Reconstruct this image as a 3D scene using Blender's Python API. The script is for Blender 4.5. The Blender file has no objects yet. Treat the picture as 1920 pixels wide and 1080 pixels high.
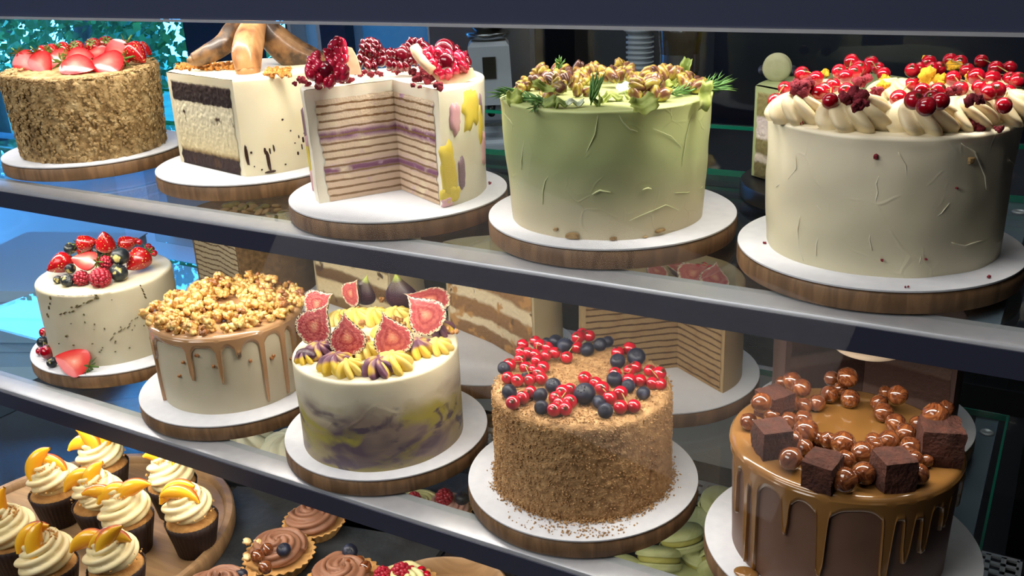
import bpy, math, random
import numpy as np
from mathutils import Matrix, Vector, noise as mnoise
C = bpy.context.scene.collection
PI = math.pi
rnd = random.Random(7)
CAMZ = 1.45
# ------------------------------------------------------------------ camera
def cam_axes(yaw, pitch, roll):
    cy, sy, cp, sp = math.cos(yaw), math.sin(yaw), math.cos(pitch), math.sin(pitch)
    w = np.array([-sy*cp, cy*cp, -sp]); r = np.array([cy, sy, 0.]); d = np.cross(w, r)
    cr, sr = math.cos(roll), math.sin(roll)
    return np.array([cr*r+sr*d, -sr*r+cr*d, w])
AX = cam_axes(*[math.radians(a) for a in (30.9055, 20.8338, 2.5584)])
FPX = 1816.7
cd = bpy.data.cameras.new('camera'); cam = bpy.data.objects.new('camera', cd); C.objects.link(cam)
cd.sensor_width = 36; cd.lens = FPX/1920*36; cd.clip_start = .02; cd.clip_end = 200
m = Matrix(((AX[0][0], -AX[1][0], -AX[2][0], 0), (AX[0][1], -AX[1][1], -AX[2][1], 0), (AX[0][2], -AX[1][2], -AX[2][2], CAMZ), (0, 0, 0, 1)))
cam.matrix_world = m
bpy.context.scene.camera = cam
# surveying helpers: where a sight line of the photograph meets a real surface
def ray(px, py): return np.array([(px-960)/FPX, (py-540)/FPX, 1.])@AX
def on_z(px, py, z):
    d = ray(px, py); p = d*((z-CAMZ)/d[2]); return Vector((p[0], p[1], z))
def on_y(px, py, y):
    d = ray(px, py); p = d*(y/d[1]); return Vector((p[0], y, p[2]+CAMZ))
def on_cyl(px, py, cx, cy, r):
    d = ray(px, py); a = d[0]**2+d[1]**2; b = -2*(d[0]*cx+d[1]*cy); c = cx*cx+cy*cy-r*r
    q = b*b-4*a*c
    t = (-b-math.sqrt(q))/(2*a) if q > 0 else -b/(2*a)
    p = d*t; return math.atan2(p[1]-cy, p[0]-cx), p[2]+CAMZ
Z1, Z2, ZD = CAMZ-.33, CAMZ-.638, CAMZ-.90      # card tops on both shelves, deck
S1, S2 = Z1-.025, Z2-.025                        # glass shelf tops
# ------------------------------------------------------------------ materials
_m = {}
def newmat(name):
    mt = bpy.data.materials.new(name); mt.use_nodes = True; nt = mt.node_tree
    for n in list(nt.nodes): nt.nodes.remove(n)
    out = nt.nodes.new('ShaderNodeOutputMaterial'); b = nt.nodes.new('ShaderNodeBsdfPrincipled')
    nt.links.new(b.outputs[0], out.inputs[0]); _m[name] = mt
    return mt, nt, b
def s2l(c): return tuple([((v/255)/12.92 if v/255 <= .04045 else ((v/255+.055)/1.055)**2.4) for v in c])+(1,)
def N(nt, t, **k):
    n = nt.nodes.new(t)
    for a, v in k.items():
        if a in n.inputs: n.inputs[a].default_value = v
        else: setattr(n, a, v)
    return n
def ramp(nt, fac, stops, interp='LINEAR'):
    r = nt.nodes.new('ShaderNodeValToRGB'); r.color_ramp.interpolation = interp
    e = r.color_ramp.elements
    while len(e) > 1: e.remove(e[-1])
    e[0].position = stops[0][0]; e[0].color = s2l(stops[0][1])
    for p, c in stops[1:]:
        x = e.new(p); x.color = s2l(c)
    nt.links.new(fac, r.inputs[0]); return r
def M(name, stops, scale=60, rough=.5, bump=0, bscale=300, bdist=.001, coat=0, sss=0, metal=0, detail=4, stretch=None, source='noise', dist=0, spec=.5, emit=None, trans=0, axis='Z', ior=1.45, interp='LINEAR', sssr=.01):
    """colour from a noise (or a coordinate) through a ramp; relief from a second noise"""
    if name in _m: return _m[name]
    mt, nt, b = newmat(name)
    tc = N(nt, 'ShaderNodeTexCoord'); co = tc.outputs['Object']
    if stretch:
        mp = N(nt, 'ShaderNodeMapping'); mp.inputs['Scale'].default_value = stretch; nt.links.new(co, mp.inputs[0]); co2 = mp.outputs[0]
    else: co2 = co
    if isinstance(stops, tuple): stops = [(0, stops)]
    if len(stops) == 1: b.inputs['Base Color'].default_value = s2l(stops[0][1])
    else:
        if source == 'noise':
            n = N(nt, 'ShaderNodeTexNoise', Scale=scale, Detail=detail, Distortion=dist); nt.links.new(co2, n.inputs['Vector']); f = n.outputs['Fac']
        elif source == 'voronoi':
            n = N(nt, 'ShaderNodeTexVoronoi', Scale=scale); nt.links.new(co2, n.inputs['Vector']); f = n.outputs['Distance']
        elif source == 'wave':
            n = N(nt, 'ShaderNodeTexWave', Scale=scale, Distortion=dist, Detail=3); n.bands_direction = axis; nt.links.new(co2, n.inputs['Vector']); f = n.outputs['Fac']
        elif source == 'uv':
            sx = N(nt, 'ShaderNodeSeparateXYZ'); nt.links.new(tc.outputs['UV'], sx.inputs[0])
            n = N(nt, 'ShaderNodeTexNoise', Scale=scale, Detail=detail); nt.links.new(co2, n.inputs['Vector'])
            a = N(nt, 'ShaderNodeMath', operation='MULTIPLY_ADD'); nt.links.new(n.outputs['Fac'], a.inputs[0]); a.inputs[1].default_value = dist; nt.links.new(sx.outputs[0], a.inputs[2])
            a2 = N(nt, 'ShaderNodeMath', operation='SUBTRACT'); nt.links.new(a.outputs[0], a2.inputs[0]); a2.inputs[1].default_value = dist*.5; f = a2.outputs[0]
        r = ramp(nt, f, stops, interp); nt.links.new(r.outputs[0], b.inputs['Base Color'])
    b.inputs['Roughness'].default_value = rough; b.inputs['Metallic'].default_value = metal
    b.inputs['Coat Weight'].default_value = coat; b.inputs['Coat Roughness'].default_value = .06
    b.inputs['Specular IOR Level'].default_value = spec; b.inputs['IOR'].default_value = ior
    if trans: b.inputs['Transmission Weight'].default_value = trans
    if sss:
        b.inputs['Subsurface Weight'].default_value = sss; b.inputs['Subsurface Radius'].default_value = (1, .5, .3); b.inputs['Subsurface Scale'].default_value = sssr
    if bump:
        n = N(nt, 'ShaderNodeTexNoise', Scale=bscale, Detail=5); nt.links.new(co, n.inputs['Vector'])
        bp = N(nt, 'ShaderNodeBump', Strength=bump, Distance=bdist); nt.links.new(n.outputs['Fac'], bp.inputs['Height']); nt.links.new(bp.outputs[0], b.inputs['Normal'])
    if emit:
        b.inputs['Emission Color'].default_value = s2l(emit[0]); b.inputs['Emission Strength'].default_value = emit[1]
    return mt
def glass_mat(name, tint, gl=1.0, rough=.0):
    mt = bpy.data.materials.new(name); mt.use_nodes = True; nt = mt.node_tree
    for n in list(nt.nodes): nt.nodes.remove(n)
    out = nt.nodes.new('ShaderNodeOutputMaterial'); mx = nt.nodes.new('ShaderNodeMixShader')
    t = nt.nodes.new('ShaderNodeBsdfTransparent'); t.inputs[0].default_value = tint
    g = nt.nodes.new('ShaderNodeBsdfGlossy'); g.inputs['Roughness'].default_value = rough
    fr = nt.nodes.new('ShaderNodeFresnel'); fr.inputs[0].default_value = 1.45
    mu = nt.nodes.new('ShaderNodeMath'); mu.operation = 'MULTIPLY'; mu.inputs[1].default_value = gl
    ge = nt.nodes.new('ShaderNodeNewGeometry'); io = nt.nodes.new('ShaderNodeMapRange'); io.inputs[3].default_value = 1.45; io.inputs[4].default_value = 1/1.45
    nt.links.new(ge.outputs['Backfacing'], io.inputs[0]); nt.links.new(io.outputs[0], fr.inputs[0])
    nt.links.new(fr.outputs[0], mu.inputs[0]); nt.links.new(mu.outputs[0], mx.inputs[0])
    nt.links.new(t.outputs[0], mx.inputs[1]); nt.links.new(g.outputs[0], mx.inputs[2]); nt.links.new(mx.outputs[0], out.inputs[0])
    return mt
def spatula_mat(name, stops, H, amp=.12, streak=None, rough=.42, vscale=22):
    """frosting: colour runs with height, relief of spatula ridges"""
    mt, nt, b = newmat(name)
    tc = N(nt, 'ShaderNodeTexCoord'); sx = N(nt, 'ShaderNodeSeparateXYZ'); nt.links.new(tc.outputs['Object'], sx.inputs[0])
    n = N(nt, 'ShaderNodeTexNoise', Scale=18, Detail=4); nt.links.new(tc.outputs['Object'], n.inputs['Vector'])
    a = N(nt, 'ShaderNodeMath', operation='MULTIPLY_ADD'); nt.links.new(sx.outputs[2], a.inputs[0]); a.inputs[1].default_value = 1/H
    c = N(nt, 'ShaderNodeMath', operation='MULTIPLY_ADD'); nt.links.new(n.outputs['Fac'], c.inputs[0]); c.inputs[1].default_value = amp; c.inputs[2].default_value = -amp/2
    nt.links.new(c.outputs[0], a.inputs[2])
    r = ramp(nt, a.outputs[0], stops); col = r.outputs[0]
    if streak:
        for (st, sc, lo, hi, seed) in streak:
            mp = N(nt, 'ShaderNodeMapping'); mp.inputs['Location'].default_value = (seed, seed*.7, 0); mp.inputs['Scale'].default_value = (1, 1, 2.0); nt.links.new(tc.outputs['Object'], mp.inputs[0])
            n2 = N(nt, 'ShaderNodeTexNoise', Scale=sc, Detail=3, Distortion=.6); nt.links.new(mp.outputs[0], n2.inputs['Vector'])
            mr = N(nt, 'ShaderNodeMapRange'); nt.links.new(n2.outputs['Fac'], mr.inputs[0]); mr.inputs[1].default_value = lo; mr.inputs[2].default_value = hi; mr.inputs[3].default_value = 0; mr.inputs[4].default_value = 1
            zr = N(nt, 'ShaderNodeMapRange'); nt.links.new(a.outputs[0], zr.inputs[0]); zr.inputs[1].default_value = .8; zr.inputs[2].default_value = .55; zr.inputs[3].default_value = 0; zr.inputs[4].default_value = 1
            mm = N(nt, 'ShaderNodeMath', operation='MULTIPLY'); nt.links.new(mr.outputs[0], mm.inputs[0]); nt.links.new(zr.outputs[0], mm.inputs[1])
            mx = N(nt, 'ShaderNodeMix', data_type='RGBA'); nt.links.new(mm.outputs[0], mx.inputs[0]); nt.links.new(col, mx.inputs[6]); mx.inputs[7].default_value = s2l(st); col = mx.outputs[2]
    nt.links.new(col, b.inputs['Base Color']); b.inputs['Roughness'].default_value = rough
    b.inputs['Subsurface Weight'].default_value = .12; b.inputs['Subsurface Radius'].default_value = (1, .7, .4); b.inputs['Subsurface Scale'].default_value = .006
    # ridges left by the palette knife: edges of large warped cells + fine grain
    nd = N(nt, 'ShaderNodeTexNoise', Scale=14, Detail=2); nt.links.new(tc.outputs['Object'], nd.inputs['Vector'])
    vm = N(nt, 'ShaderNodeVectorMath', operation='MULTIPLY_ADD'); nt.links.new(nd.outputs['Color'], vm.inputs[0]); vm.inputs[1].default_value = (.07, .07, .07); nt.links.new(tc.outputs['Object'], vm.inputs[2])
    v = N(nt, 'ShaderNodeTexVoronoi', Scale=vscale, feature='DISTANCE_TO_EDGE'); nt.links.new(vm.outputs[0], v.inputs['Vector'])
    mr = N(nt, 'ShaderNodeMapRange'); nt.links.new(v.outputs['Distance'], mr.inputs[0]); mr.inputs[1].default_value = 0; mr.inputs[2].default_value = .035; mr.inputs[3].default_value = 1; mr.inputs[4].default_value = 0
    n3 = N(nt, 'ShaderNodeTexNoise', Scale=25, Detail=2); nt.links.new(tc.outputs['Object'], n3.inputs['Vector'])
    mr3 = N(nt, 'ShaderNodeMapRange'); nt.links.new(n3.outputs['Fac'], mr3.inputs[0]); mr3.inputs[1].default_value = .5; mr3.inputs[2].default_value = .62
    mu = N(nt, 'ShaderNodeMath', operation='MULTIPLY'); nt.links.new(mr.outputs[0], mu.inputs[0]); nt.links.new(mr3.outputs[0], mu.inputs[1])
    n4 = N(nt, 'ShaderNodeTexNoise', Scale=30, Detail=2); nt.links.new(tc.outputs['Object'], n4.inputs['Vector'])
    ad = N(nt, 'ShaderNodeMath', operation='MULTIPLY_ADD'); nt.links.new(n4.outputs['Fac'], ad.inputs[0]); ad.inputs[1].default_value = 1.2; nt.links.new(mu.outputs[0], ad.inputs[2])
    bp = N(nt, 'ShaderNodeBump', Strength=.45, Distance=.0007); nt.links.new(ad.outputs[0], bp.inputs['Height']); nt.links.new(bp.outputs[0], b.inputs['Normal'])
    return mt
def layer_mat(name, H, stops, amp=.03, nscale=60, mott=None, rough=.8, bscale=500, interp='LINEAR', bd=.0012, lines=None):
    """cut face of a layer cake: strata by height with crumb mottling"""
    mt, nt, b = newmat(name)
    tc = N(nt, 'ShaderNodeTexCoord'); sx = N(nt, 'ShaderNodeSeparateXYZ'); nt.links.new(tc.outputs['Object'], sx.inputs[0])
    n = N(nt, 'ShaderNodeTexNoise', Scale=nscale, Detail=6, Roughness=.65); nt.links.new(tc.outputs['Object'], n.inputs['Vector'])
    a = N(nt, 'ShaderNodeMath', operation='MULTIPLY_ADD'); nt.links.new(sx.outputs[2], a.inputs[0]); a.inputs[1].default_value = 1/H
    c = N(nt, 'ShaderNodeMath', operation='MULTIPLY_ADD'); nt.links.new(n.outputs['Fac'], c.inputs[0]); c.inputs[1].default_value = amp; c.inputs[2].default_value = -amp/2
    nt.links.new(c.outputs[0], a.inputs[2])
    r = ramp(nt, a.outputs[0], stops, interp); col = r.outputs[0]
    for (st, sc, lo, hi) in (mott or []):
        n2 = N(nt, 'ShaderNodeTexNoise', Scale=sc, Detail=4); nt.links.new(tc.outputs['Object'], n2.inputs['Vector'])
        mr = N(nt, 'ShaderNodeMapRange'); nt.links.new(n2.outputs['Fac'], mr.inputs[0]); mr.inputs[1].default_value = lo; mr.inputs[2].default_value = hi
        mx = N(nt, 'ShaderNodeMix', data_type='RGBA'); nt.links.new(mr.outputs[0], mx.inputs[0]); nt.links.new(col, mx.inputs[6]); mx.inputs[7].default_value = s2l(st); col = mx.outputs[2]
    if lines:
        cnt, lc, wd, la = lines
        nl = N(nt, 'ShaderNodeTexNoise', Scale=28, Detail=6, Roughness=.7); nt.links.new(tc.outputs['Object'], nl.inputs['Vector'])
        l1 = N(nt, 'ShaderNodeMath', operation='MULTIPLY_ADD'); nt.links.new(nl.outputs['Fac'], l1.inputs[0]); l1.inputs[1].default_value = la
        l2 = N(nt, 'ShaderNodeMath', operation='MULTIPLY'); nt.links.new(sx.outputs[2], l2.inputs[0]); l2.inputs[1].default_value = cnt/H; nt.links.new(l2.outputs[0], l1.inputs[2])
        l3 = N(nt, 'ShaderNodeMath', operation='PINGPONG'); nt.links.new(l1.outputs[0], l3.inputs[0]); l3.inputs[1].default_value = .5
        n5 = N(nt, 'ShaderNodeTexNoise', Scale=160, Detail=3); nt.links.new(tc.outputs['Object'], n5.inputs['Vector'])
        l5 = N(nt, 'ShaderNodeMath', operation='MULTIPLY_ADD'); nt.links.new(n5.outputs['Fac'], l5.inputs[0]); l5.inputs[1].default_value = .22; nt.links.new(l3.outputs[0], l5.inputs[2])
        l4 = N(nt, 'ShaderNodeMapRange'); nt.links.new(l5.outputs[0], l4.inputs[0]); l4.inputs[1].default_value = wd+.11; l4.inputs[2].default_value = wd+.19; l4.inputs[3].default_value = 1; l4.inputs[4].default_value = 0
        mx = N(nt, 'ShaderNodeMix', data_type='RGBA'); nt.links.new(l4.outputs[0], mx.inputs[0]); nt.links.new(col, mx.inputs[6]); mx.inputs[7].default_value = s2l(lc); col = mx.outputs[2]
    nt.links.new(col, b.inputs['Base Color']); b.inputs['Roughness'].default_value = rough
    n3 = N(nt, 'ShaderNodeTexNoise', Scale=bscale, Detail=4); nt.links.new(tc.outputs['Object'], n3.inputs['Vector'])
    bp = N(nt, 'ShaderNodeBump', Strength=.8, Distance=bd); nt.links.new(n3.outputs['Fac'], bp.inputs['Height']); nt.links.new(bp.outputs[0], b.inputs['Normal'])
    return mt
# ------------------------------------------------------------------ mesh builder
class MB:
    def __init__(s): s.v = []; s.f = []; s.n = 0; s.uv = None
    def add(s, V, F, xf=None):
        V = np.asarray(V, float).reshape(-1, 3)
        if xf is not None:
            A = np.array(xf); V = V@A[:3, :3].T+A[:3, 3]
        s.v.append(V); o = s.n; s.f += [tuple(i+o for i in f) for f in F]; s.n += len(V); return s
    def box(s, c, h, xf=None):
        x, y, z = h
        V = [(c[0]+a*x, c[1]+b*y, c[2]+d*z) for a in (-1, 1) for b in (-1, 1) for d in (-1, 1)]
        return s.add(V, [(0, 1, 3, 2), (4, 6, 7, 5), (0, 4, 5, 1), (2, 3, 7, 6), (0, 2, 6, 4), (1, 5, 7, 3)], xf)
    def grid(s, P, closeu=False, xf=None):
        """P: rows x cols x 3"""
        P = np.asarray(P, float); a, b = P.shape[:2]; F = []
        for i in range(a-1):
            for j in range(b if closeu else b-1):
                k = (j+1) % b; F.append((i*b+j, i*b+k, (i+1)*b+k, (i+1)*b+j))
        return s.add(P.reshape(-1, 3), F, xf)
    def lathe(s, prof, n=32, xf=None, cap=True):
        th = np.linspace(0, 2*PI, n, endpoint=False)
        P = np.array([[(r*math.cos(t), r*math.sin(t), z) for t in th] for r, z in prof])
        s.grid(P, True, xf)
        if cap:
            o = s.n-len(prof)*n
            if prof[0][0] > 1e-6: s.f.append(tuple(range(o+n-1, o-1, -1)))
            if prof[-1][0] > 1e-6: s.f.append(tuple(range(s.n-n, s.n)))
        return s
    def tube(s, path, rad, n=8, xf=None, ridge=0, rn=6, twist=0, caps=True):
        path = [Vector(p) for p in path]; k = len(path)
        rad = rad if hasattr(rad, '__len__') else [rad]*k
        t = [(path[min(i+1, k-1)]-path[max(i-1, 0)]).normalized() for i in range(k)]
        u = t[0].orthogonal().normalized(); rows = []
        for i in range(k):
            u = (u-t[i]*u.dot(t[i])).normalized(); w = t[i].cross(u)
            row = []
            for j in range(n):
                a = 2*PI*j/n; r = rad[i]*(1+ridge*(2*abs(math.cos((rn*a+twist*i)/2))-1) if ridge else 1)
                row.append(path[i]+u*math.cos(a)*r+w*math.sin(a)*r)
            rows.append([tuple(p) for p in row])
        s.grid(np.array(rows), True, xf)
        if caps:
            o = s.n-k*n; s.f.append(tuple(range(o+n-1, o-1, -1))); s.f.append(tuple(range(s.n-n, s.n)))
        return s
    def poly(s, pts, xf=None): return s.add(pts, [tuple(range(len(pts)))], xf)
    def sphere(s, c, r, nu=12, nv=8, xf=None, amp=0, fr=60, seed=0, sc=(1, 1, 1)):
        rows = []
        for i in range(nv+1):
            ph = PI*i/nv; row = []
            for j in range(nu):
                a = 2*PI*j/nu; d = Vector((math.sin(ph)*math.cos(a), math.sin(ph)*math.sin(a), -math.cos(ph)))
                q = r
                if amp: q = r*(1+amp*mnoise.noise(d*fr+Vector((seed, seed*1.7, 0))))
                row.append((c[0]+d.x*q*sc[0], c[1]+d.y*q*sc[1], c[2]+d.z*q*sc[2]))
            rows.append(row)
        return s.grid(np.array(rows), True, xf)
    def mesh(s, name, mat, smooth=True):
        me = bpy.data.meshes.new(name)
        V = np.concatenate(s.v) if s.v else np.zeros((0, 3))
        me.from_pydata(V.tolist(), [], s.f); me.materials.append(mat)
        if s.uv is not None:
            l = me.uv_layers.new(name='UVMap'); idx = np.zeros(len(me.loops), int); me.loops.foreach_get('vertex_index', idx)
            l.data.foreach_set('uv', np.asarray(s.uv, float)[idx].ravel())
        me.update()
        if smooth:
            me.polygons.foreach_set('use_smooth', [True]*len(me.polygons))
            if smooth == 'auto':
                try: me.set_sharp_from_angle(angle=math.radians(38))
                except Exception: pass
        return me
    def obj(s, name, mat, parent=None, smooth=True, loc=None, kind=None):
        return link(name, s.mesh(name, mat, smooth), parent, loc, kind)
def link(name, me, parent=None, loc=None, kind=None):
    o = bpy.data.objects.new(name, me); C.objects.link(o)
    if parent is not None: o.parent = parent
    if loc is not None: o.location = loc
    if kind: o['kind'] = kind
    return o
def tag(o, label, cat, group=None, kind=None):
    o['label'] = label; o['category'] = cat
    if group: o['group'] = group
    if kind: o['kind'] = kind
    return o
def thing(name, label, cat, loc=(0, 0, 0), group=None, rot=None):
    o = bpy.data.objects.new(name, None); C.objects.link(o); o.location = loc; o.empty_display_size = .02
    if rot is not None: o.rotation_euler = rot
    return tag(o, label, cat, group)
def struct(o): o['kind'] = 'structure'; return o
def dup(root, loc, rot=None, scale=None, label=None, group=None):
    r = root.copy(); C.objects.link(r); r.location = loc
    if rot is not None: r.rotation_euler = rot
    if scale is not None: r.scale = scale if hasattr(scale, '__len__') else (scale,)*3
    if label: r['label'] = label
    if group: r['group'] = group
    for ch in root.children:
        c = ch.copy(); C.objects.link(c); c.parent = r
        for g in ch.children:
            d = g.copy(); C.objects.link(d); d.parent = c
    return r
class Stamp:
    """first placement moves the prototype itself, later ones copy it"""
    def __init__(s, root): s.r = root; s.used = False
    def put(s, loc, rot=(0, 0, 0), scale=1, label=None, group=None):
        if not s.used:
            s.used = True; r = s.r; r.location = loc; r.rotation_euler = rot; r.scale = (scale,)*3 if not hasattr(scale, '__len__') else scale
            if label: r['label'] = label
            if group: r['group'] = group
            return r
        return dup(s.r, loc, rot, scale, label, group)
def T(*a): return Matrix.Translation(Vector(a))
def RX(a): return Matrix.Rotation(a, 4, 'X')
def RY(a): return Matrix.Rotation(a, 4, 'Y')
def RZ(a): return Matrix.Rotation(a, 4, 'Z')
def SC(x, y, z): return Matrix.Diagonal((x, y, z, 1))
def fbm(p, sc, oct=3):
    v = 0; a = 1
    for _ in range(oct): v += a*mnoise.noise(Vector(p)*sc); sc *= 2.1; a *= .5
    return v
VR = Vector((AX[0][0], AX[0][1], 0)).normalized()      # towards the photo's right
VC = Vector((-AX[2][0], -AX[2][1], 0)).normalized()    # towards the viewer
FACE = math.atan2(VC.y, VC.x)                          # heading that faces the viewer
def where(c, p, r):
    d = Vector((p[0]-c[0], p[1]-c[1], 0)); u, v = d.dot(VR)/r, d.dot(VC)/r
    a = 'front' if v > .33 else 'back' if v < -.33 else ''; b = 'right' if u > .33 else 'left' if u < -.33 else ''
    return (a+' '+b).strip() or 'middle'
# ------------------------------------------------------------------ light and view
sc = bpy.context.scene
sc.view_settings.view_transform = 'Standard'; sc.view_settings.look = 'None'; sc.view_settings.exposure = 0; sc.view_settings.gamma = 1
sc.view_settings.use_curve_mapping = False
sc.cycles.use_denoising = True
sc.cycles.max_bounces = 8; sc.cycles.diffuse_bounces = 3; sc.cycles.glossy_bounces = 3; sc.cycles.transmission_bounces = 4; sc.cycles.transparent_max_bounces = 12
sc.cycles.caustics_reflective = False; sc.cycles.caustics_refractive = False; sc.cycles.sample_clamp_indirect = 4
w = bpy.data.worlds.new('sky'); sc.world = w; w.use_nodes = True
bg = w.node_tree.nodes['Background']; bg.inputs[0].default_value = (.065, .36, 1.0, 1); bg.inputs[1].default_value = 19.0
def area(name, loc, size, power, col, target=None, rot=None):
    l = bpy.data.lights.new(name, 'AREA'); l.shape = 'RECTANGLE'; l.size, l.size_y = size; l.energy = power; l.color = col
    o = bpy.data.objects.new(name, l); C.objects.link(o); o.location = loc
    if target is not None: o.rotation_euler = (Vector(target)-Vector(loc)).to_track_quat('-Z', 'Y').to_euler()
    if rot is not None: o.rotation_euler = rot
    return o
WARM = (1, .935, .83)
# ------------------------------------------------------------------ room
m_wall = M('pale_plaster', (205, 208, 210), rough=.8)
m_dark = M('dark_panel', (26, 27, 32), rough=.5)
m_floor = M('floor_concrete', [(.3, (34, 34, 38)), (.7, (46, 46, 50))], scale=3, rough=.6)
def wallbox(name, x0, x1, y0, y1, z0, z1, mat):
    return struct(MB().box(((x0+x1)/2, (y0+y1)/2, (z0+z1)/2), ((x1-x0)/2, (y1-y0)/2, (z1-z0)/2)).obj(name, mat, smooth=False))
wallbox('floor', -7.2, 2.6, -2.6, 3.6, -.1, 0, m_floor)
wallbox('ceiling', -7.2, 2.6, -2.6, 3.6, 3.0, 3.1, M('ceiling_paint', (120, 120, 122), rough=.8))
wb = MB()
for (x0, x1, z0, z1) in ((-2.39, 2.6, 0, 3.0), (-2.99, -2.81, 0, 3), (-3.16, -3.14, 0, 3), (-3.14, -2.99, 2.3, 3), (-2.81, -2.39, 2.3, 3), (-7.2, -3.16, 0, .30), (-7.2, -3.16, 2.7, 3.0), (-7.2, -6.8, .30, 2.7)):
    wb.box(((x0+x1)/2, 3.5, (z0+z1)/2), ((x1-x0)/2, .1, (z1-z0)/2))
struct(wb.obj('wall_back', m_wall, smooth=False))
wallbox('wall_left', -7.2, -7.0, -2.6, 3.4, 0, 3, m_wall)
wallbox('wall_right', 2.4, 2.6, -2.6, 3.4, 0, 3, m_dark)
wallbox('wall_front', -7, 2.4, -2.6, -2.4, 0, 3, M('shop_wall', (44, 44, 54), rough=.8))
# window in the back wall: frame, mullions, pane
wf = MB()
for x in (-6.77, -3.18): wf.box((x, 3.5, 1.5), (.03, .06, 1.2))
for z in (.32, 2.68): wf.box((-4.95, 3.5, z), (1.85, .06, .025))
wo = wf.obj('window_1', M('window_frame', (60, 66, 78), rough=.4), smooth=False); struct(wo)
pn = MB().box((-4.95, 3.5, 1.5), (1.83, .004, 1.17)).obj('pane', glass_mat('window_glass', (.92, .97, .97, 1), .6), wo, smooth=False)
def frosted(name, x0, x1, col):
    mt = bpy.data.materials.new(name); mt.use_nodes = True; nt = mt.node_tree
    for n in list(nt.nodes): nt.nodes.remove(n)
    out = nt.nodes.new('ShaderNodeOutputMaterial'); t_ = nt.nodes.new('ShaderNodeBsdfTranslucent'); t_.inputs[0].default_value = col; nt.links.new(t_.outputs[0], out.inputs[0])
    return struct(MB().poly([(x0, 3.5, 0), (x1, 3.5, 0), (x1, 3.5, 2.3), (x0, 3.5, 2.3)]).obj(name, mt, smooth=False))
frosted('window_2', -3.14, -2.99, (.16, .06, .042, 1)); frosted('door_1', -2.81, -2.39, (.045, .04, .036, 1))
# dark door frame and pillars along the back wall
def px_box(name, xa, xb, y, dep, z0, z1, mat, st=True):
    X0, X1 = on_y(xa, 60, y).x, on_y(xb, 60, y).x
    o = MB().box(((X0+X1)/2, y+dep/2, (z0+z1)/2), ((X1-X0)/2, dep/2, (z1-z0)/2)).obj(name, mat, smooth=False)
    return struct(o) if st else o
px_box('trim_1', 600, 647, 3.36, .06, 0, 2.6, M('navy_frame', (34, 44, 70), rough=.5))
px_box('pillar', 345, 432, 3.15, .2, 0, 3.0, M('pillar_dark', (20, 20, 26), rough=.6))
px_box('wall_panel', 805, 900, 3.1, .2, 0, 2.4, M('taupe_panel', (105, 96, 96), rough=.7))
px_box('pillar', 1003, 1022, 2.7, .2, 0, 2.6, M('pillar_black', (8, 8, 10), rough=.5))
px_box('pillar', 972, 1002, 2.75, .15, 0, 2.6, M('pillar_grey', (100, 100, 108), rough=.6))
px_box('wall_panel', 905, 972, 3.0, .15, 0, 2.6, M('panel_navy', (28, 30, 40), rough=.5))
px_box('wall_panel', 1022, 1075, 2.9, .15, 0, 2.6, M('panel_brown', (74, 68, 64), rough=.6))
px_box('wall_panel', 1075, 1180, 3.05, .15, 0, 2.6, M('panel_slate', (70, 76, 90), rough=.6))
px_box('wall_panel', 1180, 1215, 3.0, .1, 0, 2.6, M('panel_blue', (86, 110, 160), rough=.5))
px_box('wall_panel', 1215, 1340, 3.05, .15, 0, 2.6, M('panel_grey', (56, 62, 74), rough=.6))
px_box('wall_panel', 1340, 2300, 2.9, .2, 0, 2.6, M('panel_black', (16, 22, 46), rough=.4))
# back counter
bc = thing('back_counter', 'dark service counter standing behind the glass display case', 'counter', (-.6, 2.15, 0))
MB().box((0, 0, .45), (1.25, .3, .44)).obj('cabinet', m_dark, bc, smooth=False)
MB().box((0, 0, .905), (1.28, .33, .015)).obj('worktop', M('worktop_dark', (48, 50, 58), rough=.3), bc, smooth=False)
CT = .92
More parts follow.
